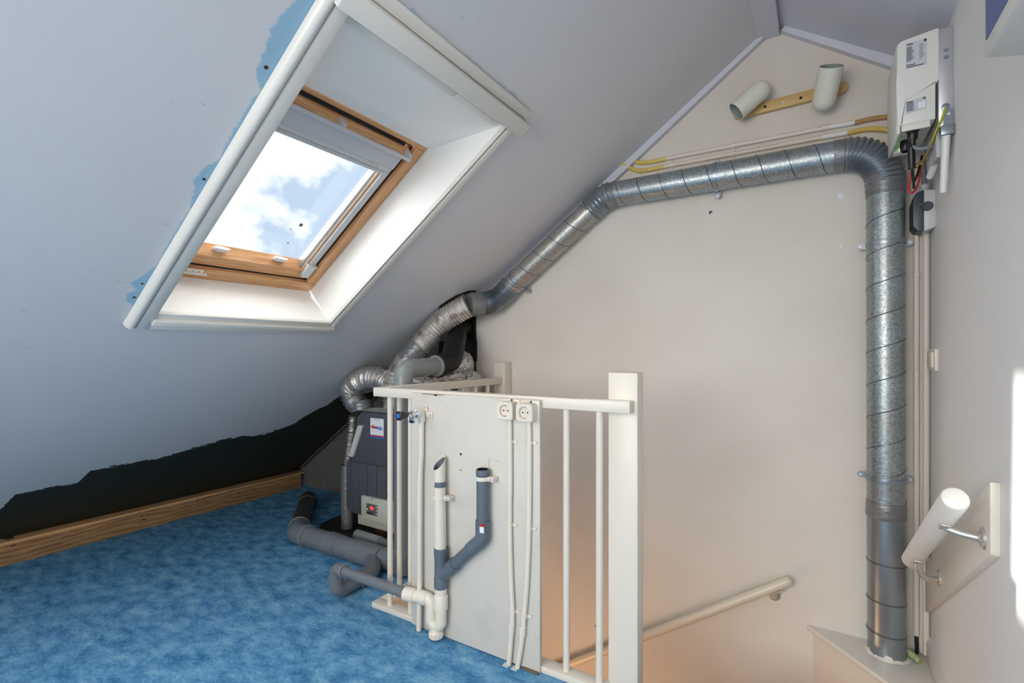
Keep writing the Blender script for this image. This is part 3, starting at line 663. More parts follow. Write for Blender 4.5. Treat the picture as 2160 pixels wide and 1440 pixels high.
b = B(); lathe(b, [(0, .0006), (.007, .0006), (.007, 0)], (-1.312, 1.404, .828), (.28, -.5, -.7), 14); obj('spout_mouth', b, 'hole', vb)
b = B(); a = V(-1.322, 1.395, .857)
ra = [(-.007, -.008), (.007, -.008), (.007, .008), (-.007, .008)]; rb = [(-.011, -.019), (.011, -.019), (.014, .017), (-.014, .017)]
hexa(b, [a + V(x, 0, z) for x, z in ra] + [a + V(x, -.052, z) for x, z in rb], .004); hd = obj('handle', b, 'black', tp)
b = B(); lathe(b, [(0, .002), (.008, .0015), (.009, 0)], a + V(0, -.052, -.001), (-.25, -1, 0), 16); obj('blue_dot', b, 'blue', hd)

# ================================================================== DRAIN ON THE PANEL
dr = thing('drain_standpipe', 'white open standpipe with grey side branch and white trap on the panel', 'drain', (-1.21, 1.455, 0))
PY = 1.455
b = B(); tb_ = tube(b, [(-1.213, PY, .27), (-1.219, PY, .655)], .0225, 24, cap=False)
# cut the mouth at a slant
for v_ in b.verts:
    if v_.co.z > .6: v_.co.z += (v_.co.x + 1.219) * .35 + (v_.co.y - PY) * 1.05 + .02
obj('standpipe', b, 'pvcw', dr)
b = B(); tube(b, [(-1.214, PY, .50), (-1.219, PY, .65)], .0195, 24, cap=False)
for v_ in b.verts:
    if v_.co.z > .6: v_.co.z += (v_.co.x + 1.219) * .35 + (v_.co.y - PY) * 1.05 + .02
obj('bore', b, 'pvcd', dr)
b = B(); lathe(b, [(.0195, 0), (.0195, .03)], (-1.2185, PY, .60), (0, 0, 1), 24); 
b2 = B(); lathe(b2, [(.0226, 0), (.0231, .0), (.0231, .02), (.0226, .02)], (-1.2165, PY, .585), (0, 0, 1), 24); b.free(); obj('bare_band', b2, 'pvcd', dr)
b = B()
r1, r2 = .0195, .0227
obj('pipe_lip', lathe(b, [(r1, 0), (r2, 0)], (-1.219, PY, .30), (0, 0, 1), 24), 'pvcw', dr)
def clamp2(parent, x, z, r):
    b = B(); lathe(b, [(r, -.007), (r + .003, -.007), (r + .004, 0), (r + .003, .007), (r, .007), (r, -.007)], (x, PY, z), (0, 0, 1), 24); c_ = obj('pipe_clamp', b, 'pvcw', parent)
    b = B(); box(b, x + r - .002, x + r + .026, PY - .006, 1.484, z - .008, z + .008, .003); obj('clamp_lug', b, 'pvcw', c_)
    b = B(); lathe(b, [(0, .001), (.004, .001), (.004, 0)], (x + r + .016, PY - .006, z), (0, -1, 0), 10); obj('screw', b, 'nickel', c_)
clamp2(dr, -1.217, .545, .0228)
# grey wye
b = B(); lathe(b, [(.0228, 0), (.0262, .0), (.0262, .038), (.0245, .042), (.0245, .112), (.0262, .118), (.0262, .15), (.0228, .15)], (-1.212, PY, .205), (0, 0, 1), 28); wy = obj('wye_fitting', b, 'pvcd', dr)
d45 = V(.72, 0, .69).normalized(); o45 = V(-1.212, PY, .245)
b = B(); tube(b, [o45, o45 + d45 * .055, o45 + d45 * .056, o45 + d45 * .095], [.0235, .0235, .026, .026], 24); obj('wye_branch', b, 'pvcd', wy)
e1 = o45 + d45 * .235
path = [o45 + d45 * .09, e1 - d45 * .03]
b = B(); tube(b, path, .0222, 24); obj('branch_pipe', b, 'pvcd', dr)
X2 = e1.x + .022
b = B(); pp = fillet([e1 - d45 * .045, V(X2, PY, e1.z + .018), V(X2, PY, e1.z + .085)], .035, 8); tube(b, pp, .0258, 24); obj('elbow_fitting', b, 'pvcd', dr)
b = B(); tube(b, [(X2, PY, e1.z + .08), (X2, PY, .672)], .0222, 24, cap=False); obj('branch_riser', b, 'pvcd', dr)
b = B(); lathe(b, [(0, 0), (.0195, 0), (.0195, .036)], (X2, PY, .640), (0, 0, 1), 24); obj('bore', b, 'hole', dr)
b = B(); lathe(b, [(.0193, .664), (.0198, .674), (.0235, .674), (.0242, .668), (.0242, .655), (.022, .652)], (X2, PY, 0), (0, 0, 1), 24); obj('mouth_rim', b, 'pvcd', dr)
clamp2(dr, X2, .643, .0224)
b = B(); lathe(b, [(.0262, 0), (.0264, 0), (.0264, .022), (.0262, .022)], (X2, PY, .455), (0, 0, 1), 24); 
b.free()
b = B(); box(b, X2 + .006, X2 + .0225, PY - .0262, PY - .0222, e1.z + .05, e1.z + .072); lb = obj('sticker', b, 'paper', dr)
b = B(); box(b, X2 + .006, X2 + .0225, PY - .0265, PY - .022, e1.z + .072, e1.z + .08); obj('sticker_red_edge', b, 'inkred', lb)
# white trap
b = B(); tube(b, [(-1.212, PY, .205), (-1.212, PY, .165)], .0225, 24); obj('trap_neck', b, 'pvcw', dr)
b = B(); lathe(b, [(.022, 0), (.0268, 0), (.0268, .052), (.024, .056)], (-1.212, PY, .125), (0, 0, 1), 26); obj('trap_socket', b, 'pvcw', dr)
b = B(); tube(b, fillet([(-1.212, PY, .13), (-1.212, PY, .055), (-1.258, PY, .055), (-1.258, PY, .15), (-1.31, PY, .144)], .026, 10), .0222, 24); obj('u_bend', b, 'pvcw', dr)
b = B(); tube(b, [(-1.276, PY, .144), (-1.315, PY, .144)], .026, 24); obj('trap_collar', b, 'pvcw', dr)
b = B(); tube(b, [(-1.31, PY, .144), (-1.345, PY - .004, .142)], .024, 24); obj('trap_outlet', b, 'pvcw', dr)
b = B(); tube(b, [(-1.338, PY - .003, .142), (-1.345, PY - .004, .142)], .027, 24); obj('trap_ring', b, 'pvcw', dr)
b = B(); tube(b, [(-1.345, PY - .004, .142), (-1.385, PY - .010, .142)], .0265, 24); obj('outlet_socket', b, 'pvcw', dr)
b = B(); lathe(b, [(0, 0), (.026, 0), (.0275, .004), (.0275, .020), (.022, .024), (.020, .04)], (-1.235, PY, .012), (0, 0, 1), 26); nut = obj('cleaning_nut', b, 'pvcw', dr)
for k in range(12):
    a = 2 * PI * k / 12; b = B(); p = V(-1.235 + .0272 * math.cos(a), PY + .0272 * math.sin(a), .016)
    tube(b, [p, p + V(0, 0, .016)], .0022, 6); obj('grip_rib', b, 'pvcw', nut)

# ================================================================== GREY WASTE PIPES ON THE FLOOR
wp = thing('waste_pipe', 'grey drain pipe running from the trap round to the floor pipe', 'pipe', (-1.6, 1.45, 0))
b = B(); tube(b, [(-1.38, 1.446, .142), (-1.745, 1.442, .148)], .0205, 24); obj('pipe_run', b, 'pvcg', wp)
b = B(); tube(b, fillet([(-1.735, 1.442, .148), (-1.795, 1.442, .148), (-1.800, 1.446, .10)], .035, 8), .0245, 24); obj('elbow_fitting', b, 'pvcg', wp)
b = B(); lathe(b, [(.0245, 0), (.027, 0), (.027, .006), (.0245, .006)], (-1.737, 1.442, .148), (-1, 0, 0), 24); obj('fitting_rim', b, 'pvclg', wp)
b = B(); tube(b, fillet([(-1.800, 1.445, .112), (-1.800, 1.452, .038), (-1.806, 1.62, .044)], .045, 10), [.029] * 3 + [.034] * 9, 24) if False else tube(b, fillet([(-1.800, 1.445, .112), (-1.800, 1.458, .037), (-1.806, 1.60, .040)], .045, 10), .031, 24); obj('trap_bend', b, 'pvcg', wp)
b = B(); tube(b, fillet([(-1.806, 1.585, .040), (-1.808, 1.66, .042), (-1.875, 1.735, .052), (-1.93, 1.765, .055)], .06, 8), [.038] * 20, 24) if False else tube(b, fillet([(-1.806, 1.585, .041), (-1.810, 1.665, .045), (-1.90, 1.755, .056)], .06, 8), .039, 24); obj('wide_bend', b, 'pvcg', wp)
fp = thing('floor_pipe', 'thick grey pipe lying on the carpet in front of the appliance', 'pipe', (-2.2, 1.77, 0))
YP = 1.775; ZP = .056
b = B(); tube(b, [(-1.74, 1.80, ZP), (-1.90, YP, ZP), (-2.46, YP, ZP)], .053, 28); obj('pipe_run', b, 'pvcg', fp)
for xa, xb_, r in ((-1.86, -2.06, .0565), (-2.17, -2.25, .0565)):
    b = B(); tube(b, [(xa, YP, ZP), (xb_, YP, ZP)], r, 28); obj('coupling', b, 'pvcg', fp)
    b = B(); lathe(b, [(r, 0), (r + .002, 0), (r + .002, .004), (r, .004)], (xb_, YP, ZP), (1, 0, 0), 28); obj('coupling_rim', b, 'pvclg', fp)
dfar = V(-.72, .62, 0).normalized(); pe = V(-2.535, YP, ZP)
b = B(); tube(b, fillet([(-2.44, YP, ZP), pe, pe + dfar * .10], .06, 10), .0575, 28); obj('elbow_fitting', b, 'pvcg', fp)
for o_, ax in ((V(-2.44, YP, ZP), (-1, 0, 0)), (pe + dfar * .095, dfar)):
    b = B(); lathe(b, [(.057, 0), (.0605, 0), (.0605, .008), (.057, .008)], o_, ax, 28); obj('fitting_rim', b, 'pvclg', fp)
b = B(); tube(b, [pe + dfar * .09, pe + dfar * .60], .053, 28); obj('far_pipe', b, 'pvcblack', fp)
b = B(); tube(b, fillet([pe + dfar * .56, pe + dfar * .68, pe + dfar * .70 + V(0, 0, -.05)], .05, 6), .058, 28); obj('far_elbow', b, 'pvcblack', fp)
# smaller pipe behind
sp = thing('small_waste_pipe', 'slim grey pipe with white coupling under the appliance', 'pipe', (-2.0, 1.93, 0))
b = B(); tube(b, [(-1.78, 1.93, .05), (-2.06, 1.93, .052)], .026, 20); obj('pipe_run', b, 'pvcg', sp)
b = B(); tube(b, [(-2.03, 1.93, .052), (-2.22, 1.93, .056)], .030, 20); obj('coupling', b, 'pvclg', sp)
# dark mat
b = B()
pts = [(-2.46, 1.80), (-1.70, 1.80), (-1.66, 1.86), (-1.66, 2.50), (-2.75, 2.50), (-2.68, 2.05)]
prism(b, [V(x, y, .0005) for x, y in pts], (0, 0, .004)); obj('floor_mat', b, 'mat', label='dark crumpled sheet lying under the appliance and pipes', cat='mat')

# ================================================================== VENTILATION UNIT
vu = thing('boiler_unit', 'charcoal heating appliance with ribbed casing behind the railing', 'appliance', (-2.1, 2.2, 0))
UX0, UX1, UY0, UY1 = -2.375, -1.86, 2.0, 2.44
b = B()
# upper shell, slanted left shoulder
prism(b, [V(UX0 + .0, UY0, .44), V(UX1, UY0, .44), V(UX1, UY0, .70), V(UX1 - .04, UY0, .742), V(UX0 + .115, UY0, .742), V(UX0 + .075, UY0, .715)], (0, UY1 - UY0, 0), .012); obj('upper_casing', b, 'case', vu)
b = B(); prism(b, [V(UX0 - .008, UY0 - .012, .445), V(UX0 - .008, UY0 - .012, .165), V(UX0 + .03, UY0 - .012, .145), V(UX1, UY0 - .012, .128), V(UX1, UY0 - .012, .445)], (0, UY1 - UY0, 0), .010); obj('lower_casing', b, 'case', vu)
for i in range(7):
    x = UX0 + .02 + i * .075
    b = B(); box(b, x, x + .008, UY0 - .018, UY0 - .010, .17, .440, .002); obj('rib', b, 'case', vu)
b = B(); box(b, UX0 + .06, UX1, UY0 + .02, UY1, .075, .15, .003); obj('base_frame', b, 'ctrl', vu)
for x in (UX0 + .16, UX1 - .12):
    b = B(); box(b, x, x + .09, UY0 + .06, UY1 - .02, .004, .075, .003); obj('wooden_block', b, 'block', vu)
b = B()
a0, a1 = V(UX0 + .025, UY0, .475), V(UX0 + .105, UY0, .665)
dx = V(.036, 0, 0); hexa(b, [a0, a0 + dx, a0 + dx + V(0, -.022, 0), a0 + V(0, -.022, 0), a1, a1 + dx, a1 + dx + V(0, -.022, 0), a1 + V(0, -.022, 0)], .005); hd = obj('handle', b, 'lightgrey', vu, label='pale grey slanted handle')
b = B(); tube(b, [a0 + V(.018, -.022, .005), a1 + V(.018, -.022, -.005)], .008, 10); obj('handle_ridge', b, 'lightgrey', hd)
b = B(); a0, a1 = V(UX1 - .075, UY0, .475), V(UX1 - .115, UY0, .665); hexa(b, [a0, a0 + dx, a0 + dx + V(0, -.022, 0), a0 + V(0, -.022, 0), a1, a1 + dx, a1 + dx + V(0, -.022, 0), a1 + V(0, -.022, 0)], .005); obj('handle', b, 'lightgrey', vu)
# sticker
sx0, sx1, sz0, sz1 = -2.186, -2.080, .600, .712
b = B(); box(b, sx0, sx1, UY0 - .0015, UY0, sz0, sz1); sk = obj('sticker', b, 'paper', vu)
b = B(); box(b, sx0, sx1, UY0 - .002, UY0 - .001, sz0 + .008, sz0 + .016); obj('red_band', b, 'inkred', sk)
b = B(); box(b, sx0, sx1, UY0 - .002, UY0 - .001, sz0, sz0 + .008); obj('blue_band', b, 'inkblue', sk)
cxs, czs = (sx0 + sx1) / 2, .660
for sgn, m_ in ((-1, 'inkred'), (1, 'inkblue')):
    b = B(); pts = []
    for k in range(13):
        a = (-.5 + 1.35 * k / 12) * PI * .95 if sgn > 0 else (.5 + 1.35 * k / 12) * PI * .95
        pts.append(V(cxs + sgn * .020 + .026 * math.cos(a), UY0 - .002, czs - sgn * .003 + .008 * math.sin(a)))
    tube(b, pts, .0022, 6); box(b, cxs + sgn * .002, cxs + sgn * .040, UY0 - .003, UY0 - .0015, czs - .004 - sgn * .002, czs + .003 - sgn * .002) if sgn < 0 else box(b, cxs + .002, cxs + .032, UY0 - .003, UY0 - .0015, czs - .008, czs - .001)
    bmesh.ops.create_cone
    prism(b, [V(cxs + sgn * .000, UY0 - .003, czs - .010 * sgn), V(cxs - sgn * .012, UY0 - .003, czs + .003 * -sgn), V(cxs + sgn * .0, UY0 - .003, czs + .008)], (0, .001, 0)); obj('arrow', b, m_, sk)
b = B(); 
for k in range(8): box(b, sx0 + .03 + k * .006, sx0 + .034 + k * .006, UY0 - .002, UY0 - .001, .703, .7055)
obj('print', b, 'ink', sk)
# control panel
b = B(); box(b, -2.232, -1.98, UY0 - .030, UY0 - .008, .135, .268, .006); cp = obj('control_panel', b, 'ctrl', vu)
b = B(); box(b, -2.185, -2.098, UY0 - .032, UY0 - .029, .170, .232, .001); obj('display', b, 'disp', cp)
rot = Matrix.Translation((-2.138, UY0 - .0335, .210)) @ Matrix.Rotation(PI / 2, 4, 'X')
obj('readout', text_mesh('tEr', .030, rot), 'ledred', cp, sharp=0)
b = B(); lathe(b, [(0, .002), (.0022, .0), ], (-2.178, UY0 - .032, .198), (0, -1, 0), 8); obj('green_led', b, 'ledgreen', cp)
for k in range(3):
    b = B(); box(b, -2.178 + k * .014, -2.167 + k * .014, UY0 - .034, UY0 - .031, .176, .184, .001); obj('button', b, 'black', cp)
for k in range(3):
    b = B(); box(b, -2.108, -2.101, UY0 - .033, UY0 - .031, .178 + k * .018, .188 + k * .018, .001); obj('symbol', b, 'lightgrey', cp)
b = B(); lathe(b, [(0, .001), (.004, .001), (.004, 0)], (-2.14, UY0 - .030, .262), (0, -1, 0), 10); obj('screw', b, 'ink', cp)
b = B(); hexa(b, [V(-2.32, 2.02, .743), V(-1.95, 2.02, .743), V(-1.95, 2.40, .743), V(-2.32, 2.40, .743), V(-2.22, 2.04, .765), V(-1.97, 2.04, .775), V(-1.97, 2.38, .775), V(-2.25, 2.38, .765)], .003); obj('top_plate', b, 'galvold', vu)
b = B(); lathe(b, [(0, 0), (.064, 0), (.065, .04), (.060, .055)], (-2.335, 2.075, .735), (-.35, 0, 1), 24); obj('duct_collar', b, 'tape', vu)
# loose foil pipe at its left
fo = thing('foil_hose', 'narrow crinkled foil hose hanging beside the charcoal appliance', 'hose', (-2.45, 2.10, 0))
b = B(); corr(b, catmull([(-2.40, 2.06, .70), (-2.42, 2.06, .56), (-2.445, 2.06, .43), (-2.45, 2.06, .36)], 8), .024, .012, .004, 14, .003); obj('foil_tube', b, 'foil', fo)
b = B(); tube(b, [(-2.45, 2.06, .40), (-2.452, 2.06, .22), (-2.452, 2.06, .012)], [.040, .040, .036], 18); obj('taped_pipe', b, 'tape', fo)
# ================================================================== SILVER FLEXIBLE DUCTS
fa = thing('flexible_duct', 'long silver corrugated duct climbing along the slope to the steel duct', 'duct', (-2.1, 2.15, .75))
A = [(-1.712, 2.305, 1.360), (-1.79, 2.28, 1.318), (-1.865, 2.245, 1.262), (-1.965, 2.20, 1.145), (-2.045, 2.145, 1.035), (-2.088, 2.11, .93), (-2.09, 2.10, .84), (-2.09, 2.10, .765)]
Ac = catmull(A, 10)
b = B(); corr(b, Ac, .067, .019, .0034, 28, .0012, 6); obj('corrugated_tube', b, 'foilbrown', fa)
k0, k1 = int(len(Ac) * .46), int(len(Ac) * .58)
b = B(); tb2 = tube(b, resample(Ac[k0:k1], .008), .0715, 24)
for v_ in b.verts: v_.co += V(random.uniform(-1, 1), random.uniform(-1, 1), random.uniform(-1, 1)) * .003
obj('tape_wrap', b, 'tape', fa)
fb = thing('flexible_duct', 'short crumpled silver duct curling down onto the charcoal appliance', 'duct', (-2.3, 2.06, .75))
Bp = [(-2.115, 2.075, .905), (-2.19, 2.065, .935), (-2.285, 2.06, .935), (-2.375, 2.06, .900), (-2.425, 2.06, .850), (-2.41, 2.065, .80), (-2.36, 2.072, .760)]
b = B(); corr(b, catmull(Bp, 10), .061, .020, .0055, 28, .0028, 6); obj('corrugated_tube', b, 'foil', fb)

# ================================================================== GREY FLUE WITH BLACK CONNECTOR
gf = thing('flue_pipe', 'grey upright flue pipe with elbow and black rubber connector', 'pipe', (-1.735, 1.80, 0))
FX, FY = -1.728, 1.79
b = B(); tube(b, [(FX, FY, .02), (FX, FY, .94)], .0455, 28); obj('upright', b, 'pvcg', gf)
b = B(); lathe(b, [(.0455, 0), (.049, 0), (.049, .11), (.0455, .114)], (FX, FY, .015), (0, 0, 1), 28); obj('foot_socket', b, 'pvcg', gf)
b = B(); tube(b, fillet([(FX, FY, .90), (FX, FY, 1.005), (FX, FY + .17, 1.012)], .075, 12), .0475, 28); obj('elbow_fitting', b, 'pvclg', gf)
b = B(); lathe(b, [(.0475, 0), (.0495, 0), (.0495, .007), (.0475, .007)], (FX, FY, .925), (0, 0, 1), 28); obj('fitting_rim', b, 'pvclg', gf)
b = B(); tube(b, [(FX, FY + .16, 1.012), (FX, FY + .27, 1.016)], .0445, 28); obj('cross_pipe', b, 'pvclg', gf)
b = B(); lathe(b, [(.045, 0), (.057, 0), (.059, .01), (.057, .02)], (FX, FY + .235, 1.015), (0, 1, .03), 28); obj('collar_ring', b, 'pvclg', gf)
b = B(); tube(b, catmull([(FX, FY + .245, 1.015), (FX - .002, FY + .31, 1.022), (FX - .008, FY + .375, 1.045), (FX - .03, FY + .43, 1.095), (FX - .06, FY + .48, 1.14)], 6), .061, 28); obj('rubber_elbow', b, 'rubber', gf)
b = B(); tube(b, catmull([(FX - .04, FY + .45, 1.11), (FX - .08, FY + .53, 1.17), (FX - .15, FY + .62, 1.22), (FX - .17, FY + .72, 1.24)], 6), .054, 24); obj('black_flue', b, 'rubber', gf)
b = B(); box(b, -2.12, -1.822, 2.525, 2.553, 1.03, 1.16, .002); prism(b, [V(-2.02, 2.525, 1.16), V(-1.826, 2.525, 1.16), V(-1.836, 2.525, 1.36), V(-1.93, 2.525, 1.28)], (0, .028, 0))  # thin flat black slab on the wall behind the duct
obj('black_patch', b, 'rubber', label='flat black patch on the gable wall behind the silver duct', cat='board')
# crumpled foil around the pipe
def crumple(name, c, s_, seed, parent):
    random.seed(seed); b = B(); bmesh.ops.create_icosphere(b, subdivisions=4, radius=1.0)
    for f_ in b.faces: f_.smooth = False
    for v_ in b.verts:
        f = 1 + random.uniform(-.13, .13); v_.co = V(c[0] + v_.co.x * s_[0] * f, c[1] + v_.co.y * s_[1] * f, c[2] + v_.co.z * s_[2] * f)
    bmesh.ops.smooth_vert(b, verts=b.verts, factor=0.5, use_axis_x=True, use_axis_y=True, use_axis_z=True)
    return obj(name, b, 'foil', parent, sharp=25)
fc = thing('foil_bundle', 'crumpled aluminium foil stuffed behind the railing by the black connector', 'foil', (-1.78, 2.3, .93))
crumple('foil_piece', (-1.80, 2.34, 1.01), (.07, .09, .07), 3, fc); crumple('foil_piece', (-1.79, 2.20, .95), (.09, .10, .045), 4, fc)
crumple('foil_piece', (-1.80, 2.03, .935), (.07, .08, .04), 5, fc); crumple('foil_piece', (-1.74, 2.36, .88), (.06, .10, .10), 6, fc)
crumple('foil_piece', (-1.84, 2.44, 1.00), (.05, .06, .09), 9, fc)
random.seed(11)
# ================================================================== GALVANISED DUCT
gd = thing('steel_duct', 'galvanised spiral duct along the gable wall and down the corner', 'duct', (0.227, 2.465, -0.105))
R = .0625; DY = 2.465
P1 = V(-.905, DY, 1.905); P2 = V(.10, DY, 1.905); P3 = V(.227, DY, 1.74); P4 = V(.232, DY, -.104); PM = V(.229, DY, .47)
b = B(); tube(b, [P1, P2], R, 40); hz = obj('level_run', b, 'galv', gd)
b = B(); helix(b, P1 + V(.02, 0, 0), P2, R, .108, .0021, 1.0); obj('spiral_seam', b, 'seam', hz)
b = B(); tube(b, [V(.227, DY, 1.76), PM], R, 40); vt = obj('upright_run', b, 'galv', gd)
b = B(); helix(b, V(.227, DY, 1.70), PM, R, .128, .0021, 2.0, lead=1); obj('spiral_seam', b, 'seam', vt)
b = B(); tube(b, [PM, P4], R + .0008, 40); vl = obj('lower_run', b, 'galvp', gd)
for z in (.255, .105, -.02 + .0):
    b = B(); lathe(b, [(R, 0), (R + .003, .001), (R + .003, .006), (R, .007)], (.230, DY, z), (.03, 0.02, 1), 36); obj('ring_seam', b, 'seam', vl)
# segmented elbow
b = B(); corr(b, fillet([P2 - V(.01, 0, 0), V(.227, DY, 1.905), V(.227, DY, 1.76)], .135, 24, .98), R + .003, .0165, .0035, 40, 0, 6); obj('corrugated_elbow', b, 'galvp', gd)
b = B(); tube(b, [P2 - V(.045, 0, 0), P2 + V(.01, 0, 0)], R + .0018, 32)
for v_ in b.verts: v_.co += V(random.uniform(-1, 1), 0, random.uniform(-1, 1)) * .0015
obj('tape_wrap', b, 'tape', gd)
def tapewrap(p, q, r, n=6, jit=.002, mat='tape'):
    b = B(); p, q = Vector(p), Vector(q); tube(b, [p.lerp(q, i / n) for i in range(n + 1)], [r + random.uniform(-jit, jit) for _ in range(n + 1)], 28)
    for v_ in b.verts: v_.co += V(random.uniform(-1, 1), random.uniform(-1, 1), random.uniform(-1, 1)) * jit * .6
    return obj('tape_wrap', b, mat, gd)
tapewrap((.227, DY, 1.79), (.227, DY, 1.715), R + .003)
tapewrap((.229, DY, .50), (.229, DY, .435), R + .003)
tapewrap((-.955, DY, 1.895), (-.885, DY, 1.905), R + .003)
# sloping run
s0 = V(-.985, DY, 1.872); s1 = V(-1.53, DY - .005, 1.468); sd = (s1 - s0).normalized()
b = B(); tube(b, [s0 + sd * .01, s1], R, 40); sl = obj('sloping_run', b, 'galvold', gd)
b = B(); helix(b, s0 + sd * .05, s1, R, .118, .0021, .4); obj('spiral_seam', b, 'seam', sl)
b = B(); corr(b, fillet([P1 - V(.01, 0, 0), V(-.955, DY, 1.895), s0 + sd * .05], .08, 10), R + .004, .022, .004, 32, .001, 5); obj('corrugated_bend', b, 'galvp', gd)
tapewrap(s0 + sd * .02, s0 + sd * .055, R + .003)
b = B(); q0 = s1 - sd * .01
corr(b, catmull([q0, V(-1.575, DY - .012, 1.427), V(-1.62, 2.43, 1.392), V(-1.66, 2.385, 1.372), V(-1.70, 2.325, 1.365)], 10), R + .002, .014, .004, 36, 0, 6); obj('corrugated_bend', b, 'galvp', gd)
tapewrap((-1.668, 2.37, 1.37), (-1.712, 2.305, 1.36), R + .005)
# mounting clamps
def lug(parent, p, d, y=None):
    b = B(); p = Vector(p); d = Vector(d).normalized(); s_ = V(-d.z, 0, d.x)
    pts = [p - s_ * .012, p + d * .022 - s_ * .012] + [p + d * .022 + (d * math.sin(a) - s_ * math.cos(a)) * .012 for a in (PI / 4, PI / 2, 3 * PI / 4)] + [p + d * .022 + s_ * .012, p + s_ * .012]
    prism(b, pts, (0, .004, 0)); return obj('lug', b, 'galvp', parent)
def clamp(c, ax, d, a, e):
    b = B(); lathe(b, [(R + .001, -.009), (R + .003, -.009), (R + .0035, -.003), (R + .0035, .003), (R + .003, .009), (R + .001, .009)], c, ax, 40); cl = obj('mounting_clamp', b, 'galvp', gd)
    for sgn in (1, -1):
        dd = Vector(d) * sgn; p = Vector(c) + dd * (R - .004); p.y = DY + .035
        lu = lug(cl, p, dd)
        b = B(); lathe(b, [(0, .006), (.0055, .006), (.0055, 0)], p + dd * .022, (0, -1, 0), 6); obj('bolt', b, 'nickel', cl)
        b = B(); tube(b, [p + dd * .022, V((p + dd * .022).x, YB, (p + dd * .022).z)], .004, 8); obj('stud', b, 'nickel', cl)
clamp((-.403, DY, 1.905), (1, 0, 0), (0, 0, 1), 0, 0)
clamp((.228, DY, 1.525), (0, 0, 1), (1, 0, 0), 0, 0)
clamp((.229, DY, .588), (0, 0, 1), (1, 0, 0), 0, 0)
sm = s0.lerp(s1, .91); clamp(sm, sd, V(sd.z, 0, -sd.x), 0, 0)
# paint smears at the foot of the duct
b = B(); rin, rout = [], []
for k in range(48):
    a = 2 * PI * k / 48; h = random.uniform(.002, .009) + (.012 if k in (26, 27, 35, 36, 37) else 0)
    rin.append(b.verts.new((.232 + (R + .0015) * math.cos(a), DY + (R + .0015) * math.sin(a), -.104 + h)))
    ro = R + random.uniform(.008, .016); rout.append(b.verts.new((.232 + ro * math.cos(a), DY + ro * math.sin(a), -.1045)))
for k in range(48):
    f = b.faces.new((rin[k], rin[(k + 1) % 48], rout[(k + 1) % 48], rout[k])); f.smooth = True
obj('paint_smear', b, 'white', gd, sharp=0)
# ================================================================== CONDUITS ON THE GABLE
def gconduit(zl, x0, x1, tail, ftail, m_end, label):
    t_ = thing('electric_conduit', label, 'conduit', (-.3, 2.53, zl), 'conduits above the steel duct')
    b = B(); tube(b, [(x0, 2.530, zl), (x1, 2.530, zl - .004)], .0095, 14); obj('tube', b, 'pvccream', t_)
    b = B(); tube(b, [(x1 - .005, 2.530, zl - .004), (x1 + .085, 2.530, zl - .006)], .0105, 14); obj('white_sleeve', b, 'pvcsleeve', t_)
    b = B(); corr(b, catmull(ftail, 8), .0098, .006, .0008, 12); obj('flexible_end', b, m_end, t_)
    b = B(); tube(b, [(x0 + .004, 2.530, zl), (x0 - .075, 2.530, zl - .001)], .0105, 14); obj('yellow_sleeve', b, 'yellow', t_)
    b = B(); corr(b, catmull(tail, 8), .0098, .006, .0008, 12); obj('flexible_tail', b, 'yellow', t_)
    for x in (-.62, -.34, .02):
        b = B(); lathe(b, [(.0086, -.006), (.0112, -.006), (.0112, .006), (.0086, .006), (.0086, -.006)], (x, 2.53, zl), (1, 0, 0), 14); c_ = obj('pipe_clip', b, 'pvccream', t_)
        b = B(); box(b, x - .006, x + .006, 2.532, YB, zl - .015, zl + .015, .001); obj('clip_foot', b, 'pvccream', c_)
    return t_
gconduit(2.060, -.655, .045, [(-.73, 2.53, 2.059), (-.79, 2.525, 2.068), (-.845, 2.515, 2.105), (-.885, 2.50, 2.135)], [(.125, 2.53, 2.053), (.19, 2.528, 2.055), (.25, 2.52, 2.045), (.30, 2.51, 2.02)], 'ochre', 'upper cream conduit above the duct, with ochre flexible end')
c2 = gconduit(2.022, -.665, .020, [(-.74, 2.53, 2.021), (-.80, 2.525, 2.028), (-.86, 2.515, 2.065), (-.915, 2.50, 2.10)], [(.10, 2.53, 2.015), (.16, 2.525, 2.016), (.22, 2.515, 2.0), (.28, 2.50, 1.965)], 'yellow', 'lower cream conduit with faint printing, with yellow flexible end')
b = B()
x = -.33
for wd in (.004, .003, .005, .004, .006, .002, .004, .01, .003, .005, .003, .01, .004, .005, .003, .004, .006, .003, .004, .004, .003):
    box(b, x, x + wd, 2.5208, 2.5222, 2.0195, 2.0235); x += wd + .004
obj('print', b, 'ink', c2)
# ================================================================== TWIN SPOT LAMP
lp = thing('spot_lamp', 'twin cream spotlight on an ochre bar high on the gable wall', 'lamp', (-.10, 2.53, 2.20))
b = B(); prism(b, [V(-.315, 2.516, 2.176), V(.085, 2.516, 2.186)] + [V(.085 + .024 * math.sin(a), 2.516, 2.21 - .024 * math.cos(a)) for a in (PI / 4, PI / 2, 3 * PI / 4)] + [V(.085, 2.516, 2.234), V(-.315, 2.516, 2.224)] + [V(-.315 - .024 * math.sin(a), 2.516, 2.20 + .024 * math.cos(a)) for a in (PI / 4, PI / 2, 3 * PI / 4)], (0, .024, 0), .003); bp = obj('base_bar', b, 'brass', lp)
for x, m_, r in ((-.205, 'hole', .006), (-.065, 'hole', .006), (-.135, 'nickel', .006)):
    b = B(); lathe(b, [(0, .001), (r, .001), (r, -.001)], (x, 2.516, 2.203 + (x + .1) * .02), (0, -1, 0), 12); obj('bar_hole' if m_ == 'hole' else 'screw', b, m_, bp)
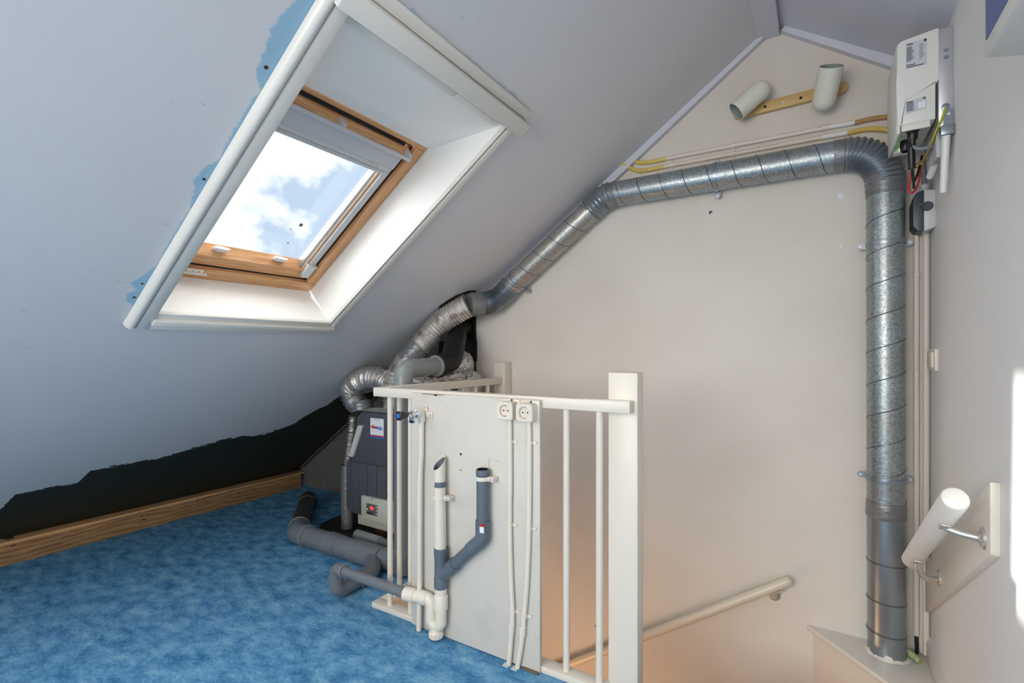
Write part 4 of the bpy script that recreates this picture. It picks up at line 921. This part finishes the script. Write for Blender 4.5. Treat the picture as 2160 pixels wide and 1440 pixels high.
def spot(c, d, swivel, size=.105):
    c, d = Vector(c), Vector(d).normalized(); r = .044
    b = B(); prof = [(0, 0)] + [(r * math.sin(PI / 2 * i / 7), r - r * math.cos(PI / 2 * i / 7)) for i in range(1, 8)] + [(r, r + size), (r - .003, r + size), (r - .003, r + .02), (0, r + .01)]
    lathe(b, prof, c, d, 32); h = obj('spot_head', b, 'lampoff', lp)
    b = B(); lathe(b, [(r - .0035, r + size - .001), (r - .0035, r + .03), (0, r + .025)], c, d, 32); obj('reflector', b, 'lampin', h)
    b = B(); tube(b, [swivel, Vector(swivel).lerp(c + d * .06, .8)], .011, 14); obj('swivel', b, 'lampoff', h)
    b = B(); lathe(b, [(.011, 0), (.018, 0), (.016, .008), (.011, .01)], swivel, (0, -1, 0), 16); obj('swivel_base', b, 'brass', h)
# heads: rounded closed end first, open end along d
spot((-.190, 2.47, 2.280), (-.70, -.20, -.60), (-.275, 2.516, 2.196), .125)
spot((.012, 2.47, 2.108), (.20, -.60, .78), (.055, 2.516, 2.208), .125)

# ================================================================== INVERTER ON THE RIGHT WALL
iv = thing('solar_inverter', 'white inverter box with rating labels high on the right wall', 'inverter', (.30, 2.3, 1.80))
IY, IY2 = 2.137, 2.395
b = B(); box(b, .338, XW, IY, IY2, 1.835, 2.160, .003); hsk = obj('heat_sink', b, 'alu', iv)
for k in range(14):
    b = B(); box(b, .334, .350, IY + .012 + k * .012, IY + .016 + k * .012, 1.74, 1.835); obj('fin', b, 'alu', hsk)
YC = IY - .002
b = B(); prism(b, [V(.340, YC, 2.166), V(.240, YC, 2.152), V(.228, YC, 2.140), V(.227, YC, 2.00), V(.228, YC, 1.868), V(.244, YC, 1.862), V(.247, YC, 1.950), V(.334, YC, 1.985), V(.340, YC, 1.995)], (0, IY2 - IY, 0), .005); obj('cover', b, 'inv', iv)
b = B(); prism(b, [V(.240, IY, 1.955), V(.331, IY, 1.99), V(.331, IY, 1.866), V(.240, IY, 1.866)], (0, IY2 - IY - .01, 0), .003); obj('lower_body', b, 'inv', iv)
b = B(); box(b, .228, .238, IY, IY2 - .005, 1.838, 1.872, .003); obj('skirt', b, 'inv', iv)
b = B(); box(b, .242, .318, IY + .004, IY + .012, 1.845, 1.868, .002); obj('bottom_lip', b, 'inv', iv)
def plate(name, pts2, mat, parent, th=.0012, y=IY - .002):
    b = B(); prism(b, [V(x, y - th, z) for x, z in pts2], (0, th, 0)); return obj(name, b, mat, parent)
l1 = plate('rating_label', [(.253, 2.052), (.308, 2.052), (.308, 2.139), (.253, 2.139)], 'label', iv)
b = B()
for k in range(17):
    z = 2.122 - k * .0029; box(b, .255, .255 + random.uniform(.010, .020), IY - .0038, IY - .003, z, z + .0013)
    if k % 2 == 0: box(b, .288, .288 + random.uniform(.006, .014), IY - .0038, IY - .003, z, z + .0013)
box(b, .256, .272, IY - .0038, IY - .003, 2.130, 2.1335); box(b, .300, .307, IY - .0038, IY - .003, 2.130, 2.138)
for k in range(4): box(b, .255 + k * .006, .259 + k * .006, IY - .0038, IY - .003, 2.060, 2.064)
box(b, .255, .300, IY - .0038, IY - .003, 2.0545, 2.057)
obj('print', b, 'ink', l1)
l2 = plate('rating_label', [(.252, 1.900), (.306, 1.908), (.306, 1.948), (.252, 1.940)], 'label', iv)
b = B()
for k in range(8):
    z = 1.931 - k * .0034; box(b, .255, .255 + random.uniform(.012, .022), IY - .0038, IY - .003, z, z + .0016)
box(b, .255, .272, IY - .0038, IY - .003, 1.935, 1.9385); box(b, .299, .304, IY - .0038, IY - .003, 1.938, 1.944)
obj('print', b, 'ink', l2)
plate('white_patch', [(.285, 1.908), (.304, 1.911), (.304, 1.933), (.285, 1.930)], 'paper', l2, .0018)
for z in (2.085, 2.062):
    b = B(); lathe(b, [(0, .003), (.006, .003), (.007, 0)], (.358, IY, z), (0, -1, 0), 14); obj('bolt', b, 'galvp', hsk)
b = B(); lathe(b, [(0, .006), (.006, .006), (.011, .004), (.011, 0)], (.356, IY, 1.898), (0, -1, 0), 16); obj('earth_bolt', b, 'galvp', hsk)
b = B(); lathe(b, [(0, .0), (.018, 0), (.019, -.012), (.015, -.016), (.015, -.035), (.009, -.045), (.009, -.06)], (.277, IY + .05, 1.866), (0, 0, 1), 18); obj('cable_gland', b, 'black', iv)
b = B(); tube(b, [(.279, IY + .10, 1.866), (.282, IY + .11, 1.78), (.284, IY + .12, 1.745)], .011, 14); obj('cable_plug', b, 'black', iv)
b = B(); lathe(b, [(0, 0), (.016, 0), (.017, -.03), (.012, -.04)], (.272, IY + .17, 1.866), (0, 0, 1), 16); obj('cable_gland', b, 'black', iv)
b = B(); box(b, .240, .285, IY + .20, IY + .25, 1.838, 1.866, .002); ldm = obj('led_carrier', b, 'inv', iv)
b = B(); lathe(b, [(0, .004), (.004, .003), (.005, 0)], (.262, IY + .20, 1.847), (0, -1, 0), 10); obj('green_led', b, 'ledgreen', ldm)
b = B(); tube(b, catmull([(.279, IY + .06, 1.815), (.290, IY + .055, 1.795), (.315, IY + .05, 1.790), (.350, IY + .06, 1.80)], 8), .006, 10); obj('grey_cable', b, 'greycable', iv)
b = B(); tube(b, catmull([(.354, IY - .008, 1.892), (.346, IY - .008, 1.86), (.330, IY - .004, 1.82), (.328, IY + .05, 1.80), (.322, IY + .10, 1.78), (.315, IY + .15, 1.77)], 8), .0035, 8); obj('earth_wire', b, 'gy', iv)
b = B(); tube(b, catmull([(.338, IY - .004, 1.84), (.330, IY + .04, 1.80), (.320, IY + .10, 1.775), (.300, IY + .14, 1.765)], 8), .002, 8); obj('copper_wire', b, 'copper', iv)
b = B(); tube(b, catmull([(.288, IY + .13, 1.76), (.280, IY + .14, 1.71), (.278, IY + .14, 1.68), (.287, IY + .14, 1.665), (.304, IY + .15, 1.69), (.315, IY + .16, 1.76)], 8), .0038, 8); obj('red_cable', b, 'red', iv)
b = B(); tube(b, catmull([(.285, IY + .12, 1.75), (.291, IY + .14, 1.71), (.293, IY + .14, 1.68)], 6), .0045, 8); tube(b, catmull([(.318, IY + .16, 1.80), (.306, IY + .15, 1.74), (.294, IY + .14, 1.705)], 6), .0038, 8); obj('black_cable', b, 'black', iv)
b = B(); box(b, .305, .321, IY + .15, IY + .17, 1.765, 1.777, .002); box(b, .293, .306, IY + .14, IY + .16, 1.757, 1.770, .002); obj('wire_connector', b, 'brass', iv)
# antenna-like rod on its bracket
rd = thing('white_rod', 'white hanging rod clipped to a grey bracket beside the inverter', 'rod', (.358, 2.10, 1.62))
b = B(); tube(b, [(.356, 2.128, 1.80), (.352, 2.15, 1.62)], [.0115, .0095], 16); obj('rod', b, 'pvcsleeve', rd)
b = B(); box(b, .340, .3765, 2.112, 2.140, 1.800, 1.832, .003); br = obj('bracket', b, 'galvp', rd)
b = B(); prism(b, [V(.350, 2.132, 1.83), V(.376, 2.132, 1.83), V(.376, 2.132, 1.88)] + [V(.363 + .013 * math.cos(a), 2.132, 1.88 + .013 * math.sin(a)) for a in (PI / 4, PI / 2, 3 * PI / 4)] + [V(.350, 2.132, 1.88)], (0, .004, 0)); obj('bracket_tab', b, 'galvp', br)
b = B(); lathe(b, [(0, .001), (.004, .001), (.004, 0)], (.363, 2.132, 1.872), (0, -1, 0), 10); obj('bracket_hole', b, 'paper', br)
b = B(); tube(b, [(.350, 2.20, 1.77), (.340, 2.30, 1.72)], .011, 14); obj('elbow_arm', b, 'pvcsleeve', rd)
# ================================================================== ISOLATOR SWITCH
sw = thing('isolator_switch', 'grey isolator switch with dark rotary knob below the inverter', 'switch', (.35, 2.47, 1.55))
b = B(); prism(b, [V(XW, 2.43, 1.565), V(XW, 2.43, 1.705), V(.342, 2.43, 1.71), V(.342, 2.43, 1.552)], (0, .09, 0), .003); obj('base', b, 'lightgrey', sw)
b = B(); prism(b, [V(.342, 2.428, 1.552), V(.342, 2.428, 1.71), V(.318, 2.428, 1.70), V(.309, 2.428, 1.665), V(.309, 2.428, 1.575), V(.322, 2.428, 1.556)], (0, .094, 0), .003); obj('dark_cover', b, 'switchdark', sw)
b = B(); lathe(b, [(0, .012), (.016, .012), (.018, .004), (.018, 0)], (.352, 2.43, 1.645), (0, -1, 0), 24); kn = obj('knob', b, 'switchdark', sw)
b = B(); box(b, .322, .346, 2.415, 2.43, 1.647, 1.658, .003); obj('knob_lever', b, 'switchdark', kn)
b = B(); lathe(b, [(.012, 0), (.016, 0), (.016, .012), (.013, .014), (.015, .018), (.015, .03), (.010, .034)], (.35, 2.475, 1.708), (0, 0, 1), 20); obj('cable_gland', b, 'lightgrey', sw)
b = B(); tube(b, [(.35, 2.475, 1.735), (.345, 2.475, 1.84)], .009, 12); obj('inlet_cable', b, 'greycable', sw)
# corner conduits
for x, y, r, z0, z1, lab, dark in ((.332, 2.529, .0095, -.035, 1.56, 'slim cream conduit standing in the corner beside the steel duct', True), (.362, 2.527, .011, -.035, 1.56, 'stouter cream conduit tucked deepest in the wall corner', False)):
    t_ = thing('corner_conduit', lab, 'conduit', (x, y, z0), 'conduits in the wall corner')
    if not dark: z0 = -.103
    b = B(); tube(b, [(x, y, z0), (x, y, z1)], r, 14); obj('tube', b, 'pvccream', t_)
    if dark:
        b = B(); tube(b, [(x, y, z0 + .01), (x + .002, y - .004, -.104)], .0068, 10); obj('black_cable', b, 'black', t_)
        for z in (.55, 1.0, 1.40):
            b = B(); lathe(b, [(r + .0002, -.006), (r + .0022, -.006), (r + .0022, .006), (r + .0002, .006)], (x, y, z), (0, 0, 1), 14); obj('pipe_clip', b, 'pvccream', t_)
rg = thing('rag', 'pale green scrap of sheathing on the ledge behind the duct', 'rag', (.315, 2.46, -.104))
b = B(); corr(b, catmull([(.302, 2.475, -.085), (.315, 2.462, -.088), (.333, 2.445, -.096)], 6), .011, .009, .002, 12, .0015); obj('sheath', b, 'glovegreen', rg)
# light switch
ls = thing('light_switch', 'small white light switch on the right wall', 'switch', (XW, 2.435, 1.02))
b = B(); box(b, XW - .012, XW, 2.375, 2.495, 1.022, 1.105, .003); obj('plate', b, 'pvcw', ls)
b = B(); box(b, XW - .019, XW - .011, 2.395, 2.475, 1.034, 1.093, .003); obj('rocker', b, 'pvcw', ls)

# ================================================================== HANDRAILS
gh = thing('stair_handrail', 'long cream handrail sloping down along the gable wall', 'handrail', (-.6, 2.48, -.3))
h0, h1 = V(-.115, 2.482, .088), V(-2.2, 2.482, -1.33)
hd_ = (h1 - h0).normalized(); b = B()
lathe(b, [(0, -.020), (.012, -.017), (.018, -.008), (.0215, 0), (.0215, (h1 - h0).length), (0, (h1 - h0).length)], h0, hd_, 22); obj('rail', b, 'oldrail', gh)
def bracket(parent, p, wall_pt, nrm, rr, rail_dir, mat='nickel'):
    p, wall_pt, nrm = Vector(p), Vector(wall_pt), Vector(nrm)
    b = B(); lathe(b, [(0, .007), (.018, .007), (.025, .005), (.028, 0)], wall_pt, nrm, 24); br = obj('bracket', b, mat, parent)
    u_ = p + V(0, 0, -rr + .002); wv_ = wall_pt - u_; hz_ = V(wv_.x, wv_.y, 0)
    cpts = catmull([u_, u_ + V(0, 0, wv_.z * .45) + hz_ * .10, u_ + V(0, 0, wv_.z * .85) + hz_ * .42, wall_pt - hz_ * .22 + V(0, 0, -wv_.z * .0), wall_pt], 6)
    b = B(); tube(b, cpts, [.0095] * (len(cpts) - 6) + [.009, .0095, .0105, .012, .0145, .018], 14); obj('bracket_arm', b, mat, br)
    b = B(); d = Vector(rail_dir).normalized(); side = d.cross(V(0, 0, 1)).normalized(); up = side.cross(d)
    c = p - up * (rr + .001)
    hexa(b, [c - d * .02 - side * .010 - up * .004, c + d * .02 - side * .010 - up * .004, c + d * .02 + side * .010 - up * .004, c - d * .02 + side * .010 - up * .004, c - d * .02 - side * .010, c + d * .02 - side * .010, c + d * .02 + side * .010, c - d * .02 + side * .010], .001); obj('bracket_saddle', b, mat, br)
hp = h0 + hd_ * .06
bracket(gh, hp, (hp.x - .005, YB, hp.z - .062), (0, -1, 0), .0215, hd_)
hp = h0 + hd_ * 1.75
bracket(gh, hp, (hp.x, YB, hp.z - .062), (0, -1, 0), .0215, hd_)
# mounting board and short handrail on the right wall
b = B(); prism(b, [V(XW - .02, 1.645, .600), V(XW - .02, 1.645, .778), V(XW - .02, 2.510, .267), V(XW - .02, 2.510, .073)], (.02, 0, 0), .002)
obj('mounting_board', b, 'rail', label='sloping cream board on the right wall behind the short handrail', cat='board')
sh = thing('short_handrail', 'thick whitewashed round handrail on two nickel brackets at the right wall', 'handrail', (.29, 1.9, .5))
k0, k1 = V(.282, 1.585, .741), V(.282, 2.25, .353); kd = (k1 - k0).normalized(); LL = (k1 - k0).length
b = B(); lathe(b, [(0, -.006), (.018, -.005), (.026, -.001), (.0285, .006), (.0285, LL - .004), (.025, LL), (0, LL)], k0, kd, 28); obj('rail', b, 'woodrail', sh)
for f, wp_ in ((.20, (XW - .02, 1.70, .622)), (.83, (XW - .02, 2.235, .312))):
    bracket(sh, k0 + kd * LL * f, wp_, (-1, 0, 0), .0285, kd)
# ================================================================== WHITE CABINET, TOP RIGHT
cb = thing('wall_cabinet', 'white framed wall box with a blue front at the top right', 'cabinet', (.31, .9, 1.6))
ye, yn = 1.196, .55
b = B(); prism(b, [V(.250, ye, 1.618), V(.250, ye, 2.05), V(XW, ye, 2.05), V(XW, ye, 1.593)], (0, yn - ye, 0), .006); obj('body', b, 'white', cb)
b = B(); box(b, .2485, .252, yn + .02, ye - .024, 1.640, 2.03, .001); obj('blue_front', b, 'bluep', cb)
b = B(); box(b, .2455, .249, 1.155, 1.162, 1.722, 1.76); obj('white_mark', b, 'paper', cb)
